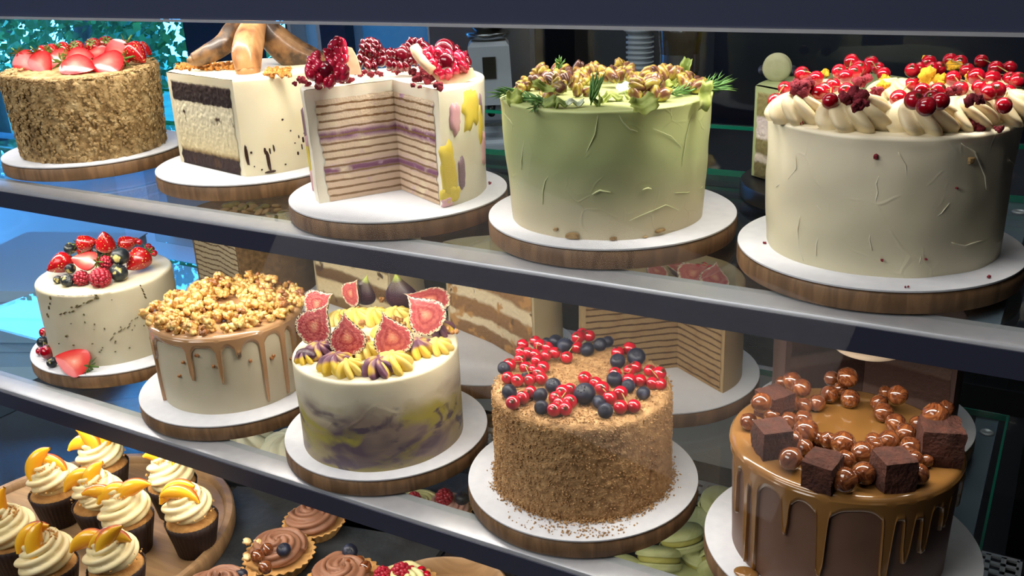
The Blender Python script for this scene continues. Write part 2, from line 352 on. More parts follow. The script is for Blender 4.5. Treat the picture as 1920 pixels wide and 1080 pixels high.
# coffee grinder on it
def grinder():
    p = on_z(925, 268, CT); p = Vector((on_y(925, 268, 2.08).x, 2.08, CT))
    t = thing('coffee_grinder', 'white and steel coffee grinder behind the pomegranate cake', 'coffee grinder', p, rot=(0, 0, FACE+PI/2))
    white = M('grinder_white', (196, 202, 214), rough=.3); st = M('steel', (170, 175, 182), rough=.25, metal=1); bk = M('black_plastic', (14, 14, 16), rough=.3)
    b = MB()
    b.grid(np.array([[(sx*wd, sy*dp+oy, z) for sx, sy in ((-1, -1), (1, -1), (1, 1), (-1, 1))] for wd, dp, oy, z in ((.065, .07, .0, .012), (.062, .065, 0, .02), (.05, .03, .03, .025), (.05, .03, .03, .10), (.055, .06, 0, .105), (.05, .055, 0, .245), (.042, .045, 0, .255))]), True)
    b.f.append(tuple(range(24, 28))); b.obj('housing', white, t, smooth=False)
    MB().box((0, -.005, .006), (.075, .085, .006)).obj('base', white, t, smooth=False)
    MB().box((0, -.057, .195), (.016, .004, .026)).obj('switch_panel', bk, t, smooth=False)
    MB().tube([(0, -.03, .108), (0, -.07, .085)], [.012, .009], 10).obj('spout', bk, t)
    MB().box((0, -.055, .06), (.03, .02, .004)).obj('fork', st, t, smooth=False)
    MB().lathe([(.035, .255), (.05, .262), (.055, .272), (.052, .275)], 24).obj('collar', st, t)
    MB().lathe([(.03, .275), (.055, .30), (.062, .33), (.062, .345), (.03, .35)], 24).obj('hopper', M('smoked_plastic', (16, 20, 26), rough=.1, coat=.5), t)
    # a second body, the steel grinder beside it
    q = Vector((on_y(968, 255, 2.36).x, 2.36, CT))
    t2 = thing('coffee_grinder', 'dark steel grinder right of the white one', 'coffee grinder', q, rot=(0, 0, FACE+PI/2))
    MB().box((0, 0, .13), (.045, .06, .13)).obj('housing', M('grey_metal', (88, 92, 104), rough=.4, metal=.4), t2, smooth=False)
    MB().lathe([(.03, .26), (.045, .275), (.045, .30), (.02, .305)], 20).obj('lid', bk, t2)
grinder()
# stack of paper cups
def cups():
    Y = 2.3; top = on_y(1200, 58, Y); low = on_y(1206, 118, Y)
    t = thing('cup_stack', 'tall stack of nested white paper cups on the back counter', 'cup stack', (top.x, Y, CT))
    k = 0; z = 0
    prof = []
    H = top.z-CT
    n = int(H/.012)
    for i in range(n):
        z = i*H/n; prof += [(.030, z), (.030, z+H/n*.55), (.035, z+H/n*.6), (.035, z+H/n*.95)]
    MB().lathe([(.027, 0)]+prof+[(.041, H+.002), (.041, H+.006), (.033, H+.004)], 28).obj('cups', M('paper_white', (205, 212, 222), rough=.6), t)
cups()
def bottle():
    p = on_y(1275, 75, 2.25)
    t = thing('syrup_bottle', 'dark amber jug with a steel collar behind the pistachio cake', 'bottle', (p.x, 2.25, CT))
    H = p.z-CT+.10
    MB().lathe([(.03, 0), (.045, .01), (.045, H*.55), (.05, H*.7), (.052, H*.8), (.036, H*.9), (.018, H*.95), (.015, H)], 28).obj('jug', M('amber_glass', (40, 26, 14), rough=.12, coat=.6), t)
    MB().lathe([(.0475, H*.5), (.0475, H*.62)], 28, cap=False).obj('collar', M('steel'  , (170, 175, 182)), t)
    MB().lathe([(.017, H), (.02, H+.02), (.01, H+.03)], 16).obj('cap', M('steel', (170, 175, 182)), t)
bottle()
# white table with cardboard boxes, left of the case
TT = CAMZ-.93
tb = thing('white_table', 'white table beyond the left end of the display case', 'table', (-3.1, 1.75, 0))
m_table_lit = M('blue_lit_laminate', (190, 210, 232), rough=.25)  # white table; blue window light is tinted into its colour
MB().box((0, 0, TT-.015), (1.18, 1.35, .015)).obj('tabletop', m_table_lit, tb, smooth=False)
for a in (-1, 1):
    for b in (-1, 1): MB().box((a*1.1, b*1.27, (TT-.03)/2), (.03, .03, (TT-.03)/2)).obj('leg', m_table_lit, tb, smooth=False)
def carton(x, y, z, rz, sx, sy, sz, label, grp='white cake boxes on the table'):
    t = thing('cake_box', label, 'box', (x, y, z), grp, (0, 0, rz))
    cm = M('blue_lit_card', (156, 182, 216), rough=.6)  # white boxes darkened and tinted blue, window light painted into the card
    MB().box((0, 0, sz/2), (sx/2, sy/2, sz/2)).obj('body', cm, t, smooth=False)
    MB().box((0, 0, sz+.0015), (sx/2+.004, sy/2+.004, .0015)).box((0, -sy/2-.003, sz-.012), (sx/2+.002, .001, .012)).obj('lid', cm, t, smooth=False)
    return t
for i, l in enumerate(('bottom white box of the stack at the left edge', 'middle white box of the stack at the left edge', 'top white box of the stack at the left edge')):
    carton(-2.17+.012*i, 1.36-.01*i, TT+.0685*i, .45-.04*i, .34, .42, .064, l)
carton(-2.55, 2.35, TT, .3, .3, .3, .16, 'tall white box at the far side of the table'); carton(-2.15, 2.5, TT, .25, .3, .3, .16, 'white box with its flap up behind the berry cake')
carton(-2.3, 2.8, TT, .1, .3, .25, .1, 'small white box at the back of the table')
# trees outside the window
def tree(x, y, h, rad, n, label, col, leaf=.07, hollow=.0):
    t = thing('tree', label, 'tree', (x, y, -.6), 'trees outside the window')
    MB().tube([(0, 0, 0), (.05, 0, h*.4), (-.05, .05, h*.7), (0, 0, h*.9)], [.09, .07, .05, .03], 8).obj('trunk', M('bark', [(.3, (40, 34, 28)), (.7, (70, 60, 48))], scale=12, rough=.9), t)
    bb = MB(); r2 = random.Random(int(x*10))
    for k in range(9):
        a = r2.uniform(0, 6.28); z0 = h*r2.uniform(.3, .75); L = rad*r2.uniform(.6, 1)
        bb.tube([(0, 0, z0), (math.cos(a)*L*.5, math.sin(a)*L*.5, z0+.3), (math.cos(a)*L, math.sin(a)*L, z0+.45)], [.03, .018, .006], 6)
    bb.obj('branches', M('bark', (0, 0, 0)), t)
    V = []; F = []
    for k in range(n):
        a = r2.uniform(0, 6.28); u = r2.uniform(-1, 1); q = rad*r2.uniform(hollow, 1)**.5; s = math.sqrt(1-u*u)
        p = Vector((q*s*math.cos(a), q*s*math.sin(a)*.6, h*.55+q*u*h*.36/rad*1.25))
        d = Vector((r2.uniform(-1, 1), r2.uniform(-1, 1), r2.uniform(-1, .6))).normalized(); e = d.orthogonal().normalized()*.45
        L = leaf*r2.uniform(.6, 1.3); o = len(V)
        V += [p, p+(d*.5+e)*L, p+d*1.1*L+Vector((0, 0, -.2*L)), p+(d*.5-e)*L]; F.append((o, o+1, o+2, o+3))
    mb = MB(); mb.add(np.array([tuple(v) for v in V]), F); mb.obj('foliage', M(col[0], [(.3, col[1]), (.7, col[2])], scale=3, rough=.6), t, smooth=False, kind='stuff')
G1 = ('leaf_dark', (26, 58, 18), (62, 104, 30)); G2 = ('leaf_mid', (40, 74, 24), (96, 130, 40))
tree(-10.2, 6.3, 4.6, 2.0, 9000, 'dark leafy tree outside, at the far left of the window', G1)
tree(-7.6, 5.6, 4.4, 1.6, 9000, 'dense dark tree outside behind the strawberry cake', G1)
tree(-6.5, 6.0, 4.2, 1.2, 1900, 'sparse tree against bright sky left of the dark pillar', G2, hollow=.3)
tree(-5.0, 5.8, 4.4, 1.3, 2100, 'sparse tree against bright sky right of the dark pillar', G2, hollow=.3)
tree(-11.5, 7.5, 5, 2.4, 6000, 'tree outside beyond the others at the left edge', G1)
struct(MB().box((-8, 8, -.72), (9, 4.4, .1)).obj('ground_outside', M('lawn', [(.3, (30, 70, 50)), (.7, (60, 110, 70))], scale=4, rough=.9), smooth=False))
struct(MB().tube([(-12, 9.5, -.6), (-12, 9.5, .5)], .5, 6).obj('ground_mound', M('lawn', (0, 0, 0)), smooth=False))
# ------------------------------------------------------------------ the display case
XL, XR, YB = -1.80, .03, 1.345
case = thing('display_case', 'glass display case with two lit metal edged shelves of cakes', 'display case', (0, 0, 0))
m_alu = M('brushed_aluminium', [(.3, (186, 188, 196)), (.7, (196, 198, 204))], scale=60, rough=.38, metal=.6)
m_glass = glass_mat('shelf_glass', (.94, .975, .97, 1), 1.0)
m_edge = M('glass_edge', (10, 110, 88), rough=.2, coat=.3)
m_hdr = M('header_gloss', (54, 60, 82), rough=.3, coat=.3)
MB().box(((XL+XR)/2, .94, CAMZ+.05), ((XR-XL)/2+.3, .02, .155)).obj('header_panel', m_hdr, case, smooth=False)
MB().box(((XL+XR)/2, .916, CAMZ-.1065), ((XR-XL)/2+.3, .003, .0015)).obj('header_trim', m_alu, case, smooth=False)
MB().box(((XL+XR)/2, 1.15, CAMZ+.19), ((XR-XL)/2+.3, .22, .012)).obj('roof_panel', m_hdr, case, smooth=False)
def shelf(z, yf):
    g = MB().box(((XL+XR)/2, (yf+.03+YB)/2, z-.004), ((XR-XL)/2-.03, (YB-yf-.03)/2, .004)).obj('glass_shelf', m_glass, case, smooth=False)
    xr = XR-.052
    MB().box(((XL+xr)/2+.03, YB-.0005, z-.004), ((xr-XL)/2-.03, .0015, .0042)).box((xr-.002 if z < 1 else XR+.1, (yf+YB)/2, z-.004), (.0015, (YB-yf)/2, .0042)).obj('polished_edge', m_edge, g, smooth=False)
    L0, L1 = XL-.02, XR+.3
    sec = [(yf, -.031), (yf-.0002, -.005), (yf+.0012, -.0018), (yf+.0045, -.0004), (yf+.041, -.0004), (yf+.041, -.009), (yf+.012, -.012), (yf+.012, -.031)]
    mb = MB(); mb.grid(np.array([[(L0, y, z+q) for y, q in sec], [(L1, y, z+q) for y, q in sec]]), True); mb.f += [tuple(range(8)), tuple(range(15, 7, -1))]
    mb.obj('front_rail', m_alu, g, smooth='auto')
    MB().box(((L0+L1)/2, yf-.0013, z-.0185), ((L1-L0)/2, .001, .0130)).obj('rail_face_shade', M('rail_face_shade', (44, 47, 66), rough=.4, spec=.6), g, smooth=False)  # dark strip: shade of the unlit rail front put into the colour
    ls = MB().box(((XL+XR)/2, yf+.028, z-.0145), ((XR-XL)/2-.05, .006, .0035)).obj('led_strip', M('led_white', (255, 240, 215), emit=((255, 236, 205), 6)), g, smooth=False)
    MB().box((-.048, (yf+YB)/2+.02, z-.016), (.014, (YB-yf)/2, .007)).obj('bracket', M('bracket_grey', (120, 134, 152), rough=.4, metal=.3), g, smooth=False)
    MB().lathe([(.0095, 0), (.0095, .0015), (.006, .0025), (.005, .0015), (.0, .0015)], 20, T(-.045, 1.30, z-.0088)).obj('screw', m_alu, g)
    return g
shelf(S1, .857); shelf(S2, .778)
# sliding rear panes, side pane, front pane
bg_ = MB()
bg_.box(((XL+XR)/2, YB+.075, CAMZ-.24), ((XR-XL)/2, .002, .42)); o = bg_.obj('rear_pane', glass_mat('rear_glass', (.85, .9, .92, 1), .8), case, smooth=False)
MB().box((-.9, YB+.07, CAMZ-.307), (.93, .003, .0025)).obj('pane_edge', m_edge, case, smooth=False)
MB().box((XL, 1.14, CAMZ-.40), (.003, .2, .5)).obj('side_pane', glass_mat('side_glass', (.93, .97, .96, 1), .8), case, smooth=False)
fp = MB(); fp.add([(XL-.1, .905, CAMZ-.108), (XR+.2, .905, CAMZ-.108), (XR+.2, .44, CAMZ-.95), (XL-.1, .44, CAMZ-.95)], [(0, 1, 2, 3)])
fp.obj('front_pane', glass_mat('front_glass', (.985, .99, .99, 1), .12), case, smooth=False)
MB().box(((XL+XR)/2, .90, ZD-.02), ((XR-XL)/2+.1, .47, .02)).obj('deck', M('deck_dark', (34, 36, 42), rough=.22), case, smooth=False)
MB().box(((XL+XR)/2, .92, (ZD-.04)/2), ((XR-XL)/2+.08, .42, (ZD-.04)/2)).obj('base_cabinet', m_dark, case, smooth=False)
MB().box((-.62, YB+.085, ZD+.10), (.40, .006, .10)).obj('back_panel', M('panel_steel', (150, 152, 158), rough=.5), case, smooth=False)
gr = MB(); GY0, GY1 = 1.275, 1.355
for y in np.linspace(GY0, GY1, 5): gr.box(((XL+XR)/2, y, ZD+.004), ((XR-XL)/2-.01, .0035, .002))
for x in np.linspace(XL+.01, XR-.01, 90): gr.box((x, (GY0+GY1)/2, ZD+.004), (.0035, (GY1-GY0)/2, .002))
gr.obj('air_grille', M('grille_grey', (150, 156, 166), rough=.4, metal=.3), case, smooth=False)
MB().box((XR+.005, 1.0, CAMZ-.42), (.006, .36, .52)).obj('end_panel', M('end_black', (14, 15, 20), rough=.3), case, smooth=False)
# lamps of the case: strips under header and rails
xm = (XL+XR)/2; Lx = XR-XL-.1
MB().box((xm, .985, CAMZ-.012), (Lx/2, .007, .004)).obj('led_strip', M('led_white', (255, 240, 215)), case, smooth=False)
area('led_header', (xm, .985, CAMZ-.02), (Lx, .02), 6.8, WARM, target=(xm, 1.02, CAMZ-.6))
area('led_header_rear', (xm, 1.22, CAMZ+.17), (Lx, .03), 1.5, WARM, target=(xm, 1.1, CAMZ-.6))
area('led_upper_shelf', (xm, .885, S1-.019), (Lx, .014), 3.4, WARM, target=(xm, .95, S1-.4))
area('led_lower_shelf', (xm, .806, S2-.019), (Lx, .014), 2.8, WARM, target=(xm, .86, S2-.4))
# unseen fill lights, added for the shop's ambient and the cake fronts
area('shop_fill', (-1.8, -1.5, 2.75), (2.4, 1.2), 62, (1, .97, .92), target=(-.7, .9, 1.1))
area('shop_fill', (-1.0, .35, 2.9), (1.6, .5), 22, (1, .95, .88), rot=(0, 0, 0))
area('shop_fill', (-.3, 2.3, 2.9), (.8, .5), 8, (1, .94, .85), rot=(0, 0, 0))
# ------------------------------------------------------------------ boards and cake bodies
m_card = M('cake_card', [(.3, (214, 215, 222)), (.7, (222, 223, 229))], scale=90, rough=.55)
m_wood = M('board_wood', [(.0, (70, 52, 38)), (.45, (116, 88, 62)), (.6, (138, 106, 76)), (1, (92, 68, 50))], scale=9, rough=.55, stretch=(6, 6, .9), dist=1.2)
m_woodt = M('board_wood_top', [(.3, (150, 112, 74)), (.7, (182, 146, 102))], scale=12, rough=.5, stretch=(1, 9, 1))
def board(x, y, zt, r, what, rc=None, dark=False):
    """round wooden board with the card disc of the cake on it; zt = top of the card"""
    rc = rc or r-.001
    mt = m_wood if not dark else M('board_black', (30, 30, 33), rough=.35)
    prof = [(r-.006, 0), (r-.0015, .0012), (r-.0005, .004), (r-.0005, .0185), (r-.002, .0208), (r-.006, .0216), (.001, .0216)]
    t = MB().lathe(prof, 96).obj('cake_board', mt, loc=(x, y, zt-.0246), smooth='auto')
    tag(t, ('black round board' if dark else 'round wooden board')+' under '+what, 'cake board', 'boards under the cakes')
    t.rotation_euler = (0, 0, x*9)
    if not dark:
        c = MB().lathe([(rc-.001, 0), (rc, .0008), (rc, .0024), (rc-.0008, .0029), (.001, .0029)], 96).obj('cake_card', m_card, loc=(x, y, zt-.0029), smooth='auto')
        tag(c, 'white card disc beneath '+what, 'cake card', 'white cards on the boards')
def rim(a, Rb, Rt, H, z): return Rb+(Rt-Rb)*min(1, z/H)
class Cake:
    def __init__(s, name, label, x, y, zt, Rb, Rt, H, mat, arc=None, c0=(0, 0), rough=0, rscale=60, rd=.006, part='frosting', lip=0, wob=.0012, seed=0, bid=None, nth=None, tilt=None, cat='cake', layers=None, border=.009, top=None, group='cakes on the top shelf'):
        s.x, s.y, s.z, s.Rb, s.Rt, s.H = x, y, zt, Rb, Rt, H
        s.t = thing(name, label, cat, (x, y, zt), group)
        s.arc = arc
        full = arc is None
        a0, a1 = (0, 2*PI) if full else (math.radians(arc[0]), math.radians(arc[1]))
        n = nth or (220 if rough else 144)
        th = np.linspace(a0, a1, n, endpoint=not full)
        nz = 70 if rough else 26
        rows = []; tl = tilt or (0, 0)
        def hh(cx, cy): return H+tl[0]*cx+tl[1]*cy
        zs = list(np.linspace(0, 1, nz))
        def disp(px, py, pz, k=1):
            q = wob*1.6*fbm((px+seed, py, pz), 14, 2)
            if rough: q += rough*(fbm((px+seed, py, pz), rscale, 3)*.6+.35*abs(mnoise.noise(Vector((px, py, pz))*rscale*2.2)))
            return q*k
        for f in zs:
            row = []
            for a in th:
                R = Rb+(Rt-Rb)*f; c, sn = math.cos(a), math.sin(a)
                h = (hh(c*R, sn*R)-rd)*f
                d = disp(c*R, sn*R, h)
                if lip: d += lip*math.exp(-((1-f)/.035)**2)*(.6+.8*mnoise.noise(Vector((c*3, sn*3, seed))))
                row.append((c*(R+d), sn*(R+d), h))
            rows.append(row)
        for k in range(1, 6):
            ph = k/5*PI/2; row = []
            for a in th:
                c, sn = math.cos(a), math.sin(a); R = Rt-rd*(1-math.cos(ph)); h = hh(c*R, sn*R)-rd*(1-math.sin(ph))
                d = disp(c*R, sn*R, h)
                if lip: d += lip*(1-k/6)
                row.append((c*(R+d), sn*(R+d), h+(abs(d) if rough else d*.4)))
            rows.append(row)
        for f in np.linspace(.97, .0, 26 if rough else 16):
            row = []
            for a in th:
                c, sn = math.cos(a), math.sin(a); R = Rt-rd
                px, py = c0[0]+(c*R-c0[0])*f, c0[1]+(sn*R-c0[1])*f
                row.append((px, py, hh(px, py)+disp(px, py, H)*(.6 if f > .02 else 0)))
            rows.append(row)
        mb = MB(); mb.grid(np.array(rows), full)
        s.hh = hh
        if not full:
            for e in (a0, a1):
                P = []
                for f in np.linspace(0, 1, 12):
                    row = []
                    for q in np.linspace(0, 1, 14):
                        R = (Rb+(Rt-Rb)*q)
                        ex, ey = math.cos(e)*R, math.sin(e)*R
                        px, py = ex+(c0[0]-ex)*f, ey+(c0[1]-ey)*f
                        row.append((px, py, min(q*hh(px, py), hh(px, py)-.0006)))
                    P.append(row)
                mb.grid(np.array(P))
        s.frost = mb.obj(part, mat, s.t)
        if not full and layers is not None:
            for e, sg in ((a0, -1), (a1, 1)):
                P = []; ns, nq = 70, 90
                Lf = math.hypot(math.cos(e)*Rt-c0[0], math.sin(e)*Rt-c0[1]); b = border/Lf
                ex, ey = math.cos(e), math.sin(e)
                tx, ty = c0[0]-ex*Rt, c0[1]-ey*Rt; L = math.hypot(tx, ty); nx, ny = ty/L, -tx/L
                mid = ((a0+a1)/2); inn = (math.cos(mid), math.sin(mid))
                if nx*inn[0]+ny*inn[1] > 0: nx, ny = -nx, -ny
                for i in range(ns+1):
                    row = []
                    for j in range(nq+1):
                        q = j/nq; qz = .004+q*((H-border*1.1)/H-.004)
                        jag = .35*b*mnoise.noise(Vector((q*14, e*9, seed)))
                        f = b*(1+.0)+jag+(1.0-b-jag)*i/ns
                        R = Rb+(Rt-Rb)*qz
                        px, py = ex*R+(c0[0]-ex*R)*f, ey*R+(c0[1]-ey*R)*f
                        hz = qz*hh(px, py)+(.0015*mnoise.noise(Vector((px*60, py*60, q*2))) if 0 < j else 0)
                        edge = min(i/3, (ns-i)/1.0 if c0 == (0, 0) else 9, j/2, (nq-j)/3, 1)
                        dd = .0007+.0016*(edge > .5)*abs(fbm((px, py, hz), 95, 3))*edge if layers[1] is None else .0007+layers[1](f, qz)*edge*(edge > .5)
                        row.append((px+nx*dd, py+ny*dd, hz))
                    P.append(row)
                MB().grid(np.array(P)).obj('cut_face', layers[0], s.t)
    def pt(s, a, z, off=0):
        R = s.Rb+(s.Rt-s.Rb)*z/s.H+off; return (math.cos(a)*R, math.sin(a)*R, z)
    def at_px(s, px, py):
        a, z = on_cyl(px, py, s.x, s.y, (s.Rb+s.Rt)/2); return a, z-s.z
    def patch(s, px, py, w, h, rot, mat, th=.0012, seed=1, name='smear', jag=.3, n=22):
        a0, z0 = s.at_px(px, py); mb = MB(); rows = []
        for i, f in enumerate((0.02, .5, .85, 1.0)):
            row = []
            for j in range(n):
                b = 2*PI*j/n; q = (1/max(abs(math.cos(b)), abs(math.sin(b))))**.6*.86+jag*mnoise.noise(Vector((math.cos(b)*1.6, math.sin(b)*1.6, seed*3.1)))+jag*.6*mnoise.noise(Vector((math.cos(b)*5, math.sin(b)*5, seed)))
                u, v = math.cos(b)*w/2*q*f, math.sin(b)*h/2*q*f
                u, v = u*math.cos(rot)-v*math.sin(rot), u*math.sin(rot)+v*math.cos(rot)
                z = max(.001, min(s.H-.001, z0+v))
                row.append(s.pt(a0+u/s.Rb, z, .0013+(th if f < .9 else -.0014)))
            rows.append(row)
        mb.grid(np.array(rows), True); return mb.obj(name, mat, s.t)
    def line(s, pts, rad, mat, name='ridge', off=.0004):
        P = [s.pt(*s.at_px(x, y), off) for x, y in pts]
        Q = []
        for i in range(len(P)-1):
            for k in range(4): Q.append(Vector(P[i]).lerp(Vector(P[i+1]), k/4)+Vector((0, 0, .0006*mnoise.noise(Vector((i+k*.3, px_seed(pts), 1))))))
        Q.append(Vector(P[-1])); return Q, rad
def px_seed(p): return p[0][0]*.013
def ridges(ck, mat, lines, name='knife_ridge'):
    for pts, r in lines:
        mb = MB(); Q, _ = ck.line(pts, r, mat); k = len(Q)
        mb.tube(Q, [r*(.35+.65*math.sin(PI*(i+.5)/k)) for i in range(k)], 6)
        mb.obj(name, mat, ck.t)
def glaze(ck, drips, mat, base=.009, seed=1, thick=.0016, name='glaze'):
    n = 900; rows = []; Rt, Rb, H = ck.Rt, ck.Rb, ck.H
    L = []
    for i in range(n):
        a = 2*PI*i/n; l = base+.003*mnoise.noise(Vector((math.cos(a)*4, math.sin(a)*4, seed)))
        for (da, dl, w) in drips:
            d = abs((a-da+PI) % (2*PI)-PI)*Rt
            l = max(l, base*.9+(dl-base)*math.exp(-(d/w)**4)); l += .013*math.exp(-(d/(w*2.6))**2)*(dl > .02)*(l < dl*.8)
        L.append(l)
    # top
    for f in np.linspace(0.001, 1, 14):
        rows.append([(math.cos(2*PI*i/n)*(Rt-.004)*f, math.sin(2*PI*i/n)*(Rt-.004)*f, ck.hh(math.cos(2*PI*i/n)*Rt*f, math.sin(2*PI*i/n)*Rt*f)+.0022+.0006*mnoise.noise(Vector((math.cos(2*PI*i/n)*f*4, math.sin(2*PI*i/n)*f*4, seed)))) for i in range(n)])
    for k in range(1, 6):
        ph = k/5*PI/2
        rows.append([(math.cos(2*PI*i/n)*(Rt-.004+(.004+thick+.0015)*math.sin(ph)), math.sin(2*PI*i/n)*(Rt-.004+(.004+thick+.0015)*math.sin(ph)), ck.hh(math.cos(2*PI*i/n)*Rt, math.sin(2*PI*i/n)*Rt)+.0022-.006*(1-math.cos(ph))) for i in range(n)])
    m = 34
    for k in range(1, m+1):
        v = k/m; row = []
        for i in range(n):
            a = 2*PI*i/n; ht = ck.hh(math.cos(a)*Rt, math.sin(a)*Rt)-.0038
            z = ht-L[i]*v; rem = L[i]*(1-v)
            o = (thick+.0012)*min(1, (rem/.006))**.5+.0012*math.exp(-((rem-.004)/.0035)**2)*(L[i] > .02)-(.0022 if k == m else 0)
            R = Rb+(Rt-Rb)*max(0, z)/H+o+.001
            row.append((math.cos(a)*R, math.sin(a)*R, max(.0008, z)))
        rows.append(row)
    return MB().grid(np.array(rows), True).obj(name, mat, ck.t)
def scatter(parent, name, mat, pts, size, seed=0, flat=1.0, lump=True):
    """crumbs and flakes nobody could count: one mesh"""
    r2 = random.Random(seed); mb = MB()
    T8 = [(-1, 0, 0), (1, 0, 0), (0, -1, 0), (0, 1, 0), (0, 0, -1), (0, 0, 1)]
    F8 = [(0, 2, 5), (2, 1, 5), (1, 3, 5), (3, 0, 5), (2, 0, 4), (1, 2, 4), (3, 1, 4), (0, 3, 4)]
    for p in pts:
        p, nrm = p if len(p) == 2 else (p, None)
        s_ = size*r2.uniform(.5, 1.5)
        A = Matrix.Rotation(r2.uniform(0, 6.28), 3, Vector((r2.uniform(-1, 1), r2.uniform(-1, 1), r2.uniform(-1, 1))).normalized())
        V = []
        for v in T8:
            q = Vector(v)*s_*r2.uniform(.7, 1.2); q = A@q
            if nrm is not None: n = Vector(nrm); q -= n*q.dot(n)*(1-flat)
            V.append((p[0]+q.x, p[1]+q.y, p[2]+q.z))
        mb.add(V, F8)
    return mb.obj(name, mat, parent, smooth=False, kind='stuff')

cream = lambda nm, a, b: M(nm, [(.35, a), (.65, b)], scale=20, rough=.42, bump=.35, bscale=60, bdist=.001, sss=.12)
# 1 --- crumb coated strawberry cake
CK = {}
def std(k): return CK[k]
board(-1.431, 1.042, Z1, .147, 'the flaky crumb cake topped with glazed strawberries')
m_flake = M('biscuit_flakes', [(.25, (104, 78, 46)), (.45, (160, 130, 84)), (.62, (188, 160, 112)), (.8, (212, 188, 142))], scale=75, rough=.8, bump=.9, bscale=260, bdist=.003, detail=6)
ck = Cake('crumb_cake', 'tall cake coated in flaky golden crumbs with glazed strawberries on top', -1.4215, 1.034, Z1, .1115, .1195, .130, m_flake, rough=.0042, rscale=75, rd=.008, part='flake_coating', tilt=(-.03, .03)); CK[1] = ck
r2 = random.Random(3); P = []
for _ in range(2600):
    a = r2.uniform(0, 2*PI); z = r2.uniform(.002, .13); p = ck.pt(a, z, .0028); P.append((p, (math.cos(a), math.sin(a), 0)))
for _ in range(900):
    a = r2.uniform(0, 2*PI); q = ck.Rt*r2.uniform(.8, 1.0); P.append(((math.cos(a)*q, math.sin(a)*q, ck.hh(math.cos(a)*q, math.sin(a)*q)+.003), (0, 0, 1)))
scatter(ck.t, 'flakes', m_flake, P, .0034, 1, .35)
# 2 --- half cheesecake
board(-1.085, 1.062, Z1, .148, 'the cut cake with chocolate layers and baked bananas')
m_ch = cream('vanilla_frosting', (238, 226, 190), (244, 234, 204))
lm = layer_mat('cheesecake_layers', .1375, [(0, (30, 16, 14)), (.025, (44, 24, 20)), (.15, (48, 28, 24)), (.175, (150, 126, 84)), (.22, (222, 204, 158)), (.62, (246, 234, 198)), (.70, (244, 230, 194)), (.715, (46, 26, 24)), (.74, (40, 22, 20)), (.90, (52, 30, 26)), (.925, (236, 222, 184)), (1, (240, 226, 190))], amp=.06, nscale=70, mott=[((70, 44, 26), 42, .62, .70)], bscale=200, bd=.0008)
ck = Cake('cut_cheesecake', 'cut cake showing cream between two dark chocolate layers, baked bananas on top', -1.0924, 1.0708, Z1, .1165, .1165, .1375, m_ch, arc=(-53, 210), c0=(-.017, -.0755), layers=(lm, None), border=.010, rd=.004, seed=2); CK[2] = ck
m_choc = M('dark_drips', (52, 28, 16), rough=.4)
for i, (px, py, w, h) in enumerate(((463, 292, .006, .034), (503, 300, .007, .036), (497, 283, .005, .012), (513, 278, .003, .014), (506, 283, .003, .012), (529, 224, .004, .004), (544, 245, .003, .003), (559, 256, .003, .006), (552, 268, .003, .003), (558, 287, .004, .007), (567, 262, .005, .012), (461, 276, .003, .003), (471, 286, .004, .004), (507, 322, .020, .004), (535, 308, .003, .003), (491, 318, .003, .003), (477, 312, .002, .003), (569, 250, .003, .004), (565, 275, .003, .012))):
    ck.patch(px, py, w, h, .05, m_choc, .0004, i, 'chocolate_drip', .25, 12)
# 3 --- pomegranate crepe cake, wedge removed
board(-.767, 1.0, Z1, .145, 'the cut purple layered cake with pomegranate')
st = [(0, (196, 170, 150))]
st = [(0, (214, 186, 156)), (.22, (220, 194, 164)), (.25, (176, 140, 148)), (.27, (116, 62, 96)), (.295, (132, 80, 112)), (.32, (214, 184, 176)), (.36, (222, 198, 168)), (.52, (224, 200, 168)), (.55, (176, 140, 150)), (.57, (112, 58, 92)), (.60, (130, 78, 110)), (.63, (216, 188, 178)), (.68, (222, 198, 168)), (1, (226, 204, 176))]
lm3 = layer_mat('berry_crepe_layers', .1448, st, amp=.04, nscale=55, mott=[((196, 160, 184), 45, .62, .70), ((238, 222, 186), 26, .58, .7)], bscale=420, lines=(15, (132, 98, 62), .10, .55))
def crepe(n, amp=.0016): return lambda f, q: amp*max(0, math.sin(q*n*2*PI+1.2*mnoise.noise(Vector((f*5, q*3, n)))))+.0006*mnoise.noise(Vector((f*50, q*60, 0)))
m_van3 = cream('ivory_frosting', (240, 230, 206), (247, 239, 220))
ck = Cake('cut_crepe_cake', 'cake with a wedge cut out showing thin layers and purple jam, pomegranate on top', -.7642, 1.0028, Z1, .1130, .1165, .1448, m_van3, arc=(-26, 238), c0=(0, 0), layers=(lm3, lambda f, q: .0008*abs(fbm((f*9, q*14, 3), 3, 3))), border=.013, rd=.004, seed=3); CK[3] = ck
m_yel = cream('yellow_buttercream', (232, 204, 78), (240, 216, 96)); m_pnk = cream('pink_buttercream', (222, 168, 178), (230, 186, 190)); m_pur = cream('mauve_buttercream', (136, 112, 124), (152, 124, 136))
for i, (px, py, w, h, rot, mm) in enumerate(((880, 205, .030, .052, 0, m_yel), (852, 222, .014, .042, 0, m_pnk), (898, 230, .010, .05, .05, m_yel), (897, 200, .008, .026, .1, m_pur), (840, 322, .022, .062, .08, m_yel), (846, 365, .026, .022, .3, m_yel), (866, 325, .010, .042, 0, m_pur), (838, 380, .014, .014, .2, m_pnk), (905, 275, .010, .045, 0, m_pnk), (566, 240, .010, .05, 0, m_pur), (572, 300, .010, .05, 0, m_yel), (576, 268, .010, .03, 0, m_pnk), (582, 340, .010, .03, 0, m_pnk))):
    ck.patch(px, py, w*1.25, h*1.15, rot, mm, .0016, i+3, 'buttercream_stroke', .45)
